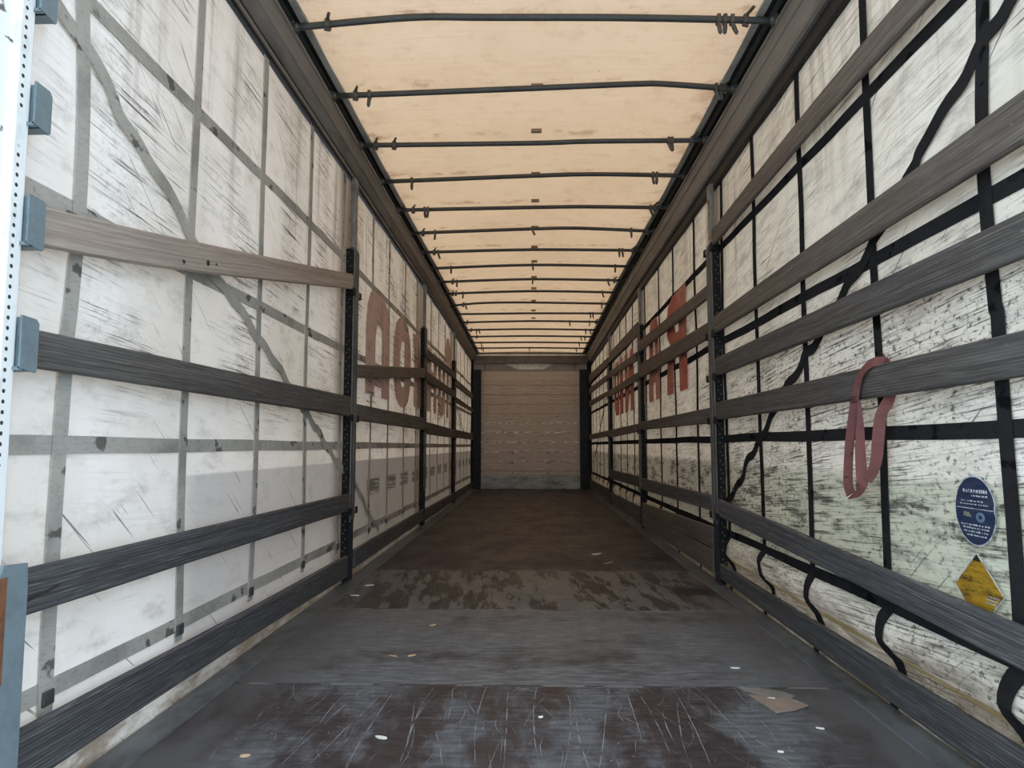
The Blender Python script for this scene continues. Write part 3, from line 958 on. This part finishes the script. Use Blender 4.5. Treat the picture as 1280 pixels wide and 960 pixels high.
# ------------------------------------------------------------------ rear corner post with its pockets (left)
root = thing('corner_post', (-1.30, 1.50, -0.1), 'white painted corner post of the open rear with pale blue batten pockets', 'post')
bm = bm_new()
box(bm, -1.42, -1.235, 1.20, 1.605, -0.4, 2.95, 0.01)
box(bm, -1.236, -1.226, 1.30, 1.33, -0.4, 2.9, 0.004)
obj('post_panel', bm, 'white_frame', root)
bm = bm_new()
box(bm, -1.30, -1.218, 1.585, 1.632, -0.3, 2.9, 0.004)
obj('rivet_strip', bm, 'riveted_strip', root)
bm = bm_new()
box(bm, -1.29, -1.235, 1.632, 1.650, -0.3, 2.9, 0.003)
obj('edge_flange', bm, 'white_paint', root)
for za, zb in ((2.00, 2.13), (1.71, 1.82), (1.415, 1.54), (1.115, 1.245)):
    bm = bm_new()
    def prof(ya, yb, xa, xb):
        c = 0.010
        pts = [(ya, za + 0.006), (yb - 0.004, za), (yb, za + 0.006), (yb, zb - c), (yb - c, zb), (ya, zb + 0.002)]
        loft(bm, [[(xa, a, b) for a, b in pts], [(xb, a, b) for a, b in pts]])
    prof(1.622, 1.680, -1.204, -1.198)
    prof(1.622, 1.680, -1.262, -1.256)
    box(bm, -1.260, -1.200, 1.622, 1.677, za + 0.002, za + 0.010)
    box(bm, -1.258, -1.200, 1.635, 1.641, za + 0.002, zb)
    pk = obj('batten_pocket', bm, 'pocket_blue', root)
    bm = bm_new()
    box(bm, -1.213, -1.207, 1.6330, 1.6350, za + 0.02, zb - 0.045)
    obj('pocket_slot', bm, 'dark_hole', pk)
bm = bm_new()
pts = [(1.600, -0.05), (1.692, -0.05), (1.692, 0.60), (1.688, 0.662), (1.612, 0.668), (1.600, 0.64)]
loft(bm, [[(-1.206, a, b) for a, b in pts], [(-1.198, a, b) for a, b in pts]])
box(bm, -1.26, -1.20, 1.60, 1.612, -0.05, 0.65)
pk = obj('lower_pocket', bm, 'pocket_blue', root)
bm = bm_new()
box(bm, -1.199, -1.1965, 1.600, 1.622, 0.40, 0.64)
box(bm, -1.199, -1.1965, 1.600, 1.613, 0.20, 0.40)
obj('rust_edge', bm, 'rust', pk)

# its counterpart on the other side carries the batten ends there, just beyond the picture's edge
bm = bm_new()
box(bm, 1.215, 1.42, 1.22, 1.655, -0.4, 2.95, 0.01)
struct(obj('trim_5', bm, 'white_frame'))

# ------------------------------------------------------------------ wooden battens between the posts
# side, rear y, front y, z (bottom, top) at the rear, optional middle, at the front, material, label
ROWS = 'wooden side battens slotted between the posts'


def batten(side, ya, yb, za, zb, mat, label, mid=None, xf=1.22, th=0.026):
    s = -1 if side == 'left' else 1
    bm = bm_new()
    stations = [(ya, za)] + ([mid] if mid else []) + [(yb, zb)]
    # smooth the run through the stations
    P = spline([(y, a, b) for y, (a, b) in stations], 8) if mid else [Vector((ya + (yb - ya) * t / 8, za[0] + (zb[0] - za[0]) * t / 8, za[1] + (zb[1] - za[1]) * t / 8)) for t in range(9)]
    rings = []
    c = 0.006
    for p in P:
        wob = 0.0015 * mnoise.noise(Vector((p.x * 3, s * za[0] * 9, 1)))
        y, lo, hi = p.x, p.y + wob, p.z + wob
        xi, xo = s * (xf + wob), s * (xf + th)
        d = -s
        rings.append([(xi, y, lo + c), (xi, y, hi - c), (xi - d * c, y, hi), (xo + d * c, y, hi), (xo, y, hi - c), (xo, y, lo + c), (xo + d * c, y, lo), (xi - d * c, y, lo)])
    loft(bm, rings)
    o = tag(obj('wooden_batten', bm, mat, None), label, 'batten', ROWS)
    o['grain_slope'] = (zb[0] - za[0]) / (yb - ya)
    return o


REAR, FRONT = 1.656, 14.98
# grey-strapped side, first bay
tan = batten('left', REAR, 4.77, (1.430, 1.530), (2.010, 2.115), 'wood_tan', 'tan batten running uphill from the white corner post, above the level battens', ((2.45, (1.560, 1.672))))
batten('left', REAR, 4.77, (1.132, 1.226), (1.136, 1.272), 'wood_grey', 'grey level batten just below the slanting tan one')
ribbed = batten('left', REAR, 4.772, (0.530, 0.642), (0.502, 0.618), 'wood_slate', 'dark ribbed batten between the rusty lower pocket and the first post')
batten('left', REAR, 4.77, (0.120, 0.262), (0.070, 0.212), 'wood_slate', 'lowest dark batten along the floor in the rear bay of the grey-strapped side', ((3.1, (0.108, 0.232))))
for ky, kz, r in ((2.415, 1.585, 0.009), (2.60, 1.628, 0.013), (2.67, 1.640, 0.007)):
    bm = bm_new()
    random.seed(int(ky * 100))
    flat_shape(bm, [(ky + r * random.uniform(0.7, 1.5) * math.cos(k * 0.785), kz + r * random.uniform(0.5, 1.0) * math.sin(k * 0.785)) for k in range(8)], [], lambda a, c, t: (-1.2185 + t, a, c), 0.001)
    obj('wood_knot', bm, 'knot_dark', tan)
bm = bm_new()
flat_shape(bm, [(1.690, 0.555), (1.735, 0.566), (1.790, 0.571), (1.835, 0.581), (1.838, 0.586), (1.790, 0.577), (1.735, 0.573), (1.690, 0.566)], [], lambda a, c, t: (-1.2185 + t, a, c), 0.001)
obj('split_crack', bm, 'knot_dark', ribbed)
# second bay
batten('left', 4.97, 8.092, (1.415, 1.512), (1.715, 1.828), 'wood_brown', 'upper brown batten in front of the faded letters, second bay of the grey-strapped side')
batten('left', 4.97, 8.092, (1.118, 1.232), (1.118, 1.258), 'wood_grey', 'brown-grey batten under the faded letters, second bay of the grey-strapped side')
batten('left', 4.97, 8.092, (0.095, 0.222), (0.095, 0.222), 'wood_slate', 'lowest batten along the floor, second bay of the grey-strapped side')
# grey-strapped side, third bay
batten('left', 8.28, 11.322, (1.975, 2.080), (2.010, 2.118), 'wood_grey', 'highest of four battens, third bay from the rear on the grey-strapped side')
batten('left', 8.28, 11.322, (1.695, 1.808), (1.702, 1.812), 'wood_grey', 'second batten from the top, third bay from the rear on the grey-strapped side')
batten('left', 8.28, 11.322, (1.075, 1.218), (1.060, 1.195), 'wood_grey', 'third batten from the top, third bay from the rear on the grey-strapped side')
batten('left', 8.28, 11.322, (0.072, 0.212), (0.065, 0.192), 'wood_slate', 'lowest batten along the floor, third bay from the rear on the grey-strapped side')
# grey-strapped side, front bay
batten('left', 11.50, FRONT, (1.905, 2.030), (1.905, 2.025), 'wood_grey', 'highest batten in the bay beside the bulkhead, grey-strapped side')
batten('left', 11.50, FRONT, (1.645, 1.735), (1.640, 1.715), 'wood_grey', 'second batten from the top beside the bulkhead, grey-strapped side')
batten('left', 11.50, FRONT, (1.070, 1.200), (1.060, 1.195), 'wood_grey', 'third batten from the top beside the bulkhead, grey-strapped side')
batten('left', 11.50, FRONT, (0.060, 0.190), (0.060, 0.185), 'wood_slate', 'lowest batten along the floor beside the bulkhead, grey-strapped side')
# black-strapped side, first bay
batten('right', REAR, 4.722, (2.285, 2.398), (2.279, 2.391), 'wood_brown', 'topmost brown batten in the rear bay of the black-strapped side', ((3.0, (2.310, 2.424))))
batten('right', REAR, 4.722, (1.693, 1.822), (1.686, 1.802), 'wood_brown', 'second batten from the top in the rear bay of the black-strapped side')
batten('right', REAR, 4.722, (1.408, 1.521), (1.398, 1.518), 'wood_grey', 'ribbed grey-brown batten just above the one with the red strap, black-strapped side')
batten('right', REAR, 4.722, (1.112, 1.226), (1.108, 1.224), 'wood_grey', 'grey batten with the red lashing strap hanging over it, black-strapped side')
batten('right', REAR, 4.722, (0.368, 0.480), (0.476, 0.592), 'wood_slate', 'slate grey batten passing just below the gold diamond sticker, black-strapped side', ((2.75, (0.416, 0.520))))
batten('right', REAR, 4.722, (0.060, 0.182), (0.080, 0.178), 'wood_slate', 'lowest slate grey batten along the floor, rear bay of the black-strapped side', None)
# black-strapped side, second bay
batten('right', 4.90, 7.952, (1.958, 2.052), (1.992, 2.122), 'wood_brown', 'highest brown batten across the red letters, second bay of the black-strapped side')
batten('right', 4.90, 7.952, (1.680, 1.792), (1.690, 1.852), 'wood_brown', 'second batten across the red letters, second bay of the black-strapped side')
batten('right', 4.90, 7.952, (1.092, 1.200), (1.112, 1.202), 'wood_grey', 'grey-brown batten right under the red letters, second bay of the black-strapped side')
batten('right', 4.90, 7.952, (0.500, 0.602), (0.455, 0.582), 'wood_slate', 'batten over the greenish dirty curtain, second bay of the black-strapped side')
batten('right', 4.90, 7.952, (0.250, 0.392), (0.185, 0.310), 'wood_brown', 'upper of the two boards stacked above the floor, second bay of the black-strapped side')
batten('right', 4.90, 7.952, (0.085, 0.245), (0.055, 0.182), 'wood_brown', 'lower of the two boards stacked above the floor, second bay of the black-strapped side')
# black-strapped side, third bay
batten('right', 8.14, 11.122, (2.205, 2.362), (2.232, 2.382), 'wood_brown', 'highest of the battens in the third bay from the rear, black-strapped side')
batten('right', 8.14, 11.122, (1.920, 2.022), (1.992, 2.092), 'wood_brown', 'second batten from the top in the third bay from the rear, black-strapped side')
batten('right', 8.14, 11.122, (1.690, 1.782), (1.700, 1.802), 'wood_brown', 'third batten from the top in the third bay from the rear, black-strapped side')
batten('right', 8.14, 11.122, (1.100, 1.192), (1.062, 1.182), 'wood_grey', 'fourth batten from the top in the third bay from the rear, black-strapped side')
batten('right', 8.14, 11.122, (0.470, 0.592), (0.432, 0.572), 'wood_slate', 'fifth batten from the top in the third bay from the rear, black-strapped side')
batten('right', 8.14, 11.122, (0.062, 0.250), (0.060, 0.225), 'wood_slate', 'lowest broad board along the floor, third bay from the rear, black-strapped side')
# black-strapped side, front bay
batten('right', 11.30, FRONT, (2.225, 2.345), (2.255, 2.432), 'wood_brown', 'highest batten in the bay beside the bulkhead, black-strapped side')
batten('right', 11.30, FRONT, (1.990, 2.082), (2.022, 2.142), 'wood_brown', 'second batten from the top beside the bulkhead, black-strapped side')
batten('right', 11.30, FRONT, (1.740, 1.812), (1.752, 1.872), 'wood_brown', 'third batten from the top beside the bulkhead, black-strapped side')
batten('right', 11.30, FRONT, (1.088, 1.182), (1.062, 1.172), 'wood_grey', 'fourth batten from the top beside the bulkhead, black-strapped side')
batten('right', 11.30, FRONT, (0.060, 0.255), (0.060, 0.240), 'wood_slate', 'lowest board along the floor beside the bulkhead, black-strapped side')

# ------------------------------------------------------------------ roof bows
# y, shape (x, lift) of the tube, collars, hanging clips
BOWS = [
    ([(-1.17, .003), (-.60, .046), (-.2, .04), (.5, .026), (1.19, -.001)], [-1.001, 1.048], [.917, .948, .983]),
    ([(-1.17, -.002), (0.0, .03), (.62, .048), (.8, .044), (1.19, .008)], [-1.03, 1.127], [-.949, 1.081, 1.109]),
    ([(-1.17, -.006), (0, -.004), (.4, .004), (1.19, .002)], [-1.06, -.933, 1.095], [.938, .96]),
    ([(-1.17, -.004), (0, .032), (.5, .040), (1.19, .022)], [], [-.927, .947, .977]),
    ([(-1.17, 0.0), (0, .014), (.5, .016), (1.19, .0)], [-1.027, 1.076], [-.928, -.90, 1.041]),
    ([(-1.17, 0.0), (0, .034), (.5, .036), (1.19, .0)], [-1.046, 1.124], [-.929, .02, .97]),
    ([(-1.17, -.002), (0, .020), (1.19, .002)], [-1.03, 1.083], [-.987, .939, .973]),
    ([(-1.17, -.004), (0, .030), (1.19, .004)], [], [-.927, .023, .977]),
    ([(-1.17, -.006), (0, .024), (1.19, .0)], [-.983, 1.047], [-.933, .025, .967]),
    ([(-1.17, 0.0), (0, .03), (1.19, .004)], [-1.058, -1.015], [-.917, .965]),
    ([(-1.17, -.02), (-.75, .02), (-.2, .028), (.6, .014), (1.19, .0)], [-.982], [-.947, 1.021]),
    ([(-1.17, 0.0), (0, .008), (1.19, .0)], [], [.916, .953]),
    ([(-1.17, 0.0), (0, .02), (1.19, .0)], [-1.047, 1.064], [.633, .96]),
    ([(-1.17, 0.0), (0, .012), (1.19, -.01)], [-1.038], [-.941, -.899, .946, 1.029]),
    ([(-1.17, 0.0), (0, .01), (1.19, -.01)], [-.993], [.91, .983]),
    ([(-1.17, 0.0), (0, .006), (1.19, -.012)], [], [-.952, .927]),
    ([(-1.17, 0.0), (0, .006), (1.19, -.012)], [-.999], [-.967, -.028, .908]),
    ([(-1.17, 0.0), (0, 0.0), (1.19, -.012)], [], []),
]
NTH = ['first', 'second', 'third', 'fourth', 'fifth', 'sixth', 'seventh', 'eighth', 'ninth', 'tenth', 'eleventh', 'twelfth', 'thirteenth', 'fourteenth', 'fifteenth', 'sixteenth', 'seventeenth', 'eighteenth']
BOW_LOOK = {0: 'kinked steel roof bow with three clips together', 1: 'steel roof bow bent up past its middle',
            2: 'straight steel roof bow with one double clip', 10: 'thin roof bow kinked near one end', 17: 'thin roof bow against the bulkhead top'}


def roof_bow(i):
    y = BOW_Y[i]
    zb = 3.0 + droop(y)
    shape, collars, hooks = BOWS[i]
    root = thing('roof_bow', (0, y, zb), '%s, %s from the open rear' % (BOW_LOOK.get(i, 'dark steel roof bow under the tarpaulin'), NTH[i]), 'roof bow', 'steel bows across the roof')
    sp = spline([(x, y, zb + d) for x, d in shape], 6)

    def zat(x):
        for a, b in zip(sp, sp[1:]):
            if a.x <= x <= b.x:
                return a.z + (b.z - a.z) * (x - a.x) / (b.x - a.x)
        return zb
    bm = bm_new()
    tube(bm, sp, 0.0165, 12)
    obj('bow_tube', bm, 'steel_bow', root, True)
    for s, x in ((-1, -1.165), (1, 1.185)):
        bm = bm_new()
        z = zat(x - s * 0.01)
        tube(bm, [(x - s * .022, y, z), (x - s * .010, y, z), (x + s * .010, y, z + .004), (x + s * .022, y, z + .006)], [0.019, 0.024, 0.022, 0.012], 10)
        tube(bm, [(x + s * .004, y - .03, z + .01), (x + s * .004, y + .03, z + .01)], 0.012, 8)
        box(bm, x - .008, x + .008, y - .022, y + .022, z - .028, z - .012, .003)
        obj('end_carrier', bm, 'steel_clip', root)
    for c in collars:
        bm = bm_new()
        z = zat(c)
        box(bm, c - .013, c + .013, y - .021, y + .021, z - .022, z + .022, .004)
        pin = .05 if c > 0 else .034
        tube(bm, [(c, y - .012, z + .018), (c + .014, y - .045, z + .022), (c + .02, y - pin - .02, z + .024)], .008, 8)
        tube(bm, [(c - .016, y - .004, z - .024), (c + .012, y - .004, z - .030)], .010, 8)
        obj('bow_collar', bm, 'steel_clip', root)
    for k, h in enumerate(hooks):
        bm = bm_new()
        z = zat(h)
        tilt = (.006, -.004, .018, .002)[(k + i) % 4]
        box(bm, h - .010, h + .010, y - .021, y + .021, z - .022, z + .021, .004)
        L = .062 if abs(h) > .1 else .05
        pts = [(h, y - .006, z - .018), (h + tilt * .4, y - .008, z - .018 - L * .45), (h + tilt, y - .008, z - .018 - L * .85), (h + tilt * 1.1, y - .008, z - .018 - L)]
        tube(bm, pts, [.010, .0115, .010, .003], 8)
        obj('hanging_clip', bm, 'steel_clip', root)
    return root


for i in range(18):
    roof_bow(i)

# ------------------------------------------------------------------ red lashing strap over the right batten
bm = bm_new()
XS = 1.214


def strand(pts, w, nn):
    P = spline(pts, 5)
    n = len(P)
    ws = [w[min(int(i / n * len(w)), len(w) - 1)] for i in range(n)]
    # ease widths and normals along the strand
    ws = [sum(ws[max(0, i - 3):i + 4]) / len(ws[max(0, i - 3):i + 4]) for i in range(n)]
    N = []
    for i in range(n):
        t = i / (n - 1) * (len(nn) - 1)
        a = int(min(t, len(nn) - 2)) if len(nn) > 1 else 0
        f = t - a
        q = Vector(nn[a]).lerp(Vector(nn[min(a + 1, len(nn) - 1)]), f)
        N.append(q)
    ribbon(bm, P, ws, N, 0.0035)


strand([(1.258, 2.50, 1.15), (1.253, 2.51, 1.222), (1.240, 2.525, 1.235), (1.222, 2.545, 1.236), (1.212, 2.585, 1.222), (1.206, 2.62, 1.195), (1.203, 2.645, 1.155), (1.200, 2.66, 1.11), (1.197, 2.675, 1.05), (1.192, 2.70, 0.95), (1.190, 2.715, 0.86), (1.185, 2.71, 0.795), (1.180, 2.68, 0.762)],
       [.036, .036, .036, .036, .036, .034, .034, .034, .034, .034, .036], [(-1, 0, 0), (-1, 0, .3), (-1, -.1, 0.2), (-.75, -.5, 0), (-.8, -.6, 0), (-.7, -.7, 0)])
strand([(1.203, 2.632, 1.105), (1.200, 2.625, 1.03), (1.194, 2.62, 0.93), (1.188, 2.605, 0.855), (1.178, 2.58, 0.815), (1.172, 2.575, 0.800), (1.172, 2.61, 0.772), (1.178, 2.67, 0.757)],
       [.008, .026, .034, .037, .038, .038, .038, .038, .038], [(-.6, -.8, 0), (-.4, -.9, 0), (-.6, -.75, .2), (-.5, -.6, .6)])
strand([(1.256, 2.505, 1.14), (1.250, 2.51, 1.10), (1.225, 2.52, 1.045), (1.212, 2.522, 0.955), (1.208, 2.53, 0.895), (1.200, 2.542, 0.852), (1.188, 2.565, 0.818)],
       [.036, .038, .040, .038, .034], [(-.7, -.7, 0), (-.6, -.8, 0), (-.8, -.6, 0)])
tag(obj('lashing_strap', bm, 'webbing_red'), 'faded red lashing strap looped over a grey batten', 'strap')

# ------------------------------------------------------------------ stickers on the right curtain


def sticker(name, label, y, z):
    return thing(name, (XC - 0.012, y, z), label, 'sticker')


SX = XC - 0.0145
root = sticker('oval_sticker', 'dark blue oval sticker with white print on the dirty black-strapped curtain', 2.082, 0.755)
place = lambda off: (lambda a, c, t: (SX - off - t, a, c))
slip = lambda off: (lambda a, c, t: (SX - off - t, a - 0.028, c))


def oval(r):
    out = []
    for k in range(48):
        a = 2 * math.pi * k / 48
        yy, zz = 2.11 + 0.094 * r * math.cos(a), 0.755 + 0.100 * r * math.sin(a)
        # the notch where the curtain is pinched, on the near edge
        if abs(zz - 0.762) < 0.012 and yy < 2.05: yy += 0.006
        out.append((yy, zz))
    return out


bm = bm_new(); flat_shape(bm, oval(1.0), [], slip(0.0), 0.001); obj('sticker_border', bm, 'sticker_white', root)
bm = bm_new(); flat_shape(bm, oval(0.955), [], slip(0.001), 0.001); face = obj('sticker_face', bm, 'sticker_blue', root)
bm = bm_new()


def bar(y0, y1, z0, z1, off=0.0022, at=slip):
    flat_shape(bm, [(y0, z0), (y1, z0), (y1, z1), (y0, z1)], [], at(off), 0.0005)


random.seed(3)
for zr, h, ya, yb in ((0.806, 0.010, 2.05, 2.165), (0.795, 0.005, 2.05, 2.12), (0.780, 0.004, 2.07, 2.17), (0.771, 0.004, 2.05, 2.175), (0.712, 0.005, 2.045, 2.175), (0.703, 0.005, 2.05, 2.17), (0.693, 0.005, 2.055, 2.165), (0.683, 0.004, 2.06, 2.15)):
    y = ya
    while y < yb:
        L = random.uniform(0.004, 0.012)
        bar(y, min(y + L, yb), zr, zr + h * random.uniform(0.7, 1.0))
        y += L + random.uniform(0.002, 0.007)
bar(2.025, 2.195, 0.7595, 0.7615)
obj('sticker_print', bm, 'sticker_white', root)
bm = bm_new(); flat_shape(bm, [(2.125, 0.735), (2.165, 0.738), (2.160, 0.750), (2.135, 0.748)], [], slip(0.0022), 0.0005); obj('sticker_emblem', bm, 'sticker_tan', root)
bm = bm_new(); flat_shape(bm, ellipse(2.085, 0.738, 0.020, 0.014, 16), [ellipse(2.085, 0.738, 0.009, 0.006, 12)], slip(0.0022), 0.0005); obj('sticker_emblem', bm, 'sticker_sky', root)

root = sticker('diamond_sticker', 'gold diamond sticker with black top corner below the blue oval', 2.085, 0.53)
dia = lambda r: [(2.085, 0.533 + 0.104 * r), (2.085 + 0.112 * r, 0.533), (2.085, 0.533 - 0.104 * r), (2.085 - 0.112 * r, 0.533)]
bm = bm_new(); flat_shape(bm, dia(1.0), [], place(0.0), 0.001); obj('sticker_border', bm, 'sticker_white', root)
bm = bm_new(); flat_shape(bm, dia(0.955), [], place(0.001), 0.001); obj('sticker_face', bm, 'sticker_gold', root)
bm = bm_new(); flat_shape(bm, [(2.085, 0.632), (2.105, 0.613), (2.065, 0.613)], [], place(0.0022), 0.0005); obj('black_corner', bm, 'sticker_black', root)
bm = bm_new()
for zr, ya, yb in ((0.522, 1.995, 2.04), (0.513, 2.000, 2.05), (0.504, 2.01, 2.055)):
    y = ya
    while y < yb:
        L = random.uniform(0.004, 0.009)
        bar(y, min(y + L, yb), zr, zr + 0.004, at=place)
        y += L + random.uniform(0.002, 0.005)
obj('sticker_print', bm, 'sticker_white', root)

# ------------------------------------------------------------------ litter on the floor
root = thing('cardboard_scrap', (0.87, 2.65, FZ), 'torn flat piece of brown cardboard lying on the floor', 'cardboard')
bm = bm_new()
flat_shape(bm, [(0.775, 2.775), (0.86, 2.77), (0.93, 2.735), (0.955, 2.69), (0.93, 2.665), (0.845, 2.672)], [], lambda a, c, t: (a, c, FZ + 0.001 + t), 0.004)
obj('folded_flap', bm, 'cardboard_grey', root)
bm = bm_new()
flat_shape(bm, [(0.79, 2.70), (0.845, 2.672), (0.93, 2.66), (0.965, 2.59), (0.90, 2.55), (0.83, 2.525)], [], lambda a, c, t: (a, c, FZ + 0.002 + t + 0.02 * max(0, a - 0.90)), 0.005)
obj('cardboard_sheet', bm, 'cardboard', root)

LITTER = [
    (-0.50, 3.68, .040, .022, .3, 'chip_tan', 'wood chip', 'larger tan wood chip in the middle of the grey floor panel'),
    (-0.52, 3.16, .038, .018, .5, 'chip_tan', 'wood chip', 'tan wood chip on the grey panel near its rear joint'),
    (-0.60, 3.15, .050, .005, -.5, 'chip_tan', 'splinter', 'thin pale splinter beside the tan chip on the grey panel'),
    (-0.47, 2.29, .050, .017, -.6, 'paper', 'paper scrap', 'largest white paper scrap on the scratched dark panel'),
    (-0.84, 2.15, .034, .022, .1, 'chip_tan', 'wood chip', 'pale chip nearest the white corner post'),
    (0.55, 6.08, .100, .050, .2, 'paper', 'paper scrap', 'pale crumpled scrap on the brown floor between the first posts'),
    (-0.12, 10.25, .050, .040, .4, 'chip_yellow', 'scrap', 'yellow speck far down the dark floor near the bulkhead'),
    (-1.06, 4.70, .060, .022, .2, 'paper', 'paper scrap', 'white fleck near the foot of the first grey-side post'),
    (-1.07, 4.38, .060, .020, -.3, 'paper', 'paper scrap', 'white fleck just nearer than the one by the post foot'),
    (0.83, 3.02, .040, .010, -.5, 'paper', 'paper scrap', 'white sliver on the floor beyond the brown cardboard'),
    (0.60, 5.63, .110, .010, .7, 'chip_yellow', 'splinter', 'yellow splinter on the floor nearer than the pale crumpled scrap'),
    (0.86, 2.66, .030, .008, -.4, 'paper', 'paper scrap', 'white sliver lying on the brown cardboard'),
    (0.03, 2.47, .016, .014, .3, 'paper', 'paper scrap', 'small white fleck on the scratched panel near the centre'),
    (0.93, 2.40, .030, .008, -.6, 'paper', 'paper scrap', 'white sliver on the floor just nearer than the brown cardboard'),
    (0.74, 2.22, .020, .010, -.4, 'paper', 'paper scrap', 'white fleck nearest the open rear on the cardboard side'),
    (0.31, 13.7, .120, .050, .2, 'chip_yellow', 'scrap', 'yellow scrap on the floor in front of the bulkhead'),
]
for (x, y, L, W, rot, mat, cat, lab) in LITTER:
    random.seed(int((x + 5) * 1000 + y * 77))
    bm = bm_new()
    n = 7
    base = 0.0045 if 'cardboard' in lab and 'lying' in lab else 0.0005
    out = []
    for k in range(n):
        a = 2 * math.pi * k / n
        r = random.uniform(0.75, 1.15)
        u, v = L * 0.5 * r * math.cos(a), W * 0.5 * r * math.sin(a)
        out.append((x + u * math.cos(rot) - v * math.sin(rot), y + u * math.sin(rot) + v * math.cos(rot)))
    curl = random.uniform(0.05, 0.2)
    flat_shape(bm, out, [], lambda a, c, t: (a, c, FZ + base + t + curl * max(0.0, (a - x))), 0.0035)
    nm = {'wood chip': 'wood_chip', 'splinter': 'wood_splinter', 'paper scrap': 'paper_scrap', 'scrap': 'yellow_scrap'}[cat]
    tag(obj(nm, bm, mat), lab, cat, 'bits of litter on the floor')
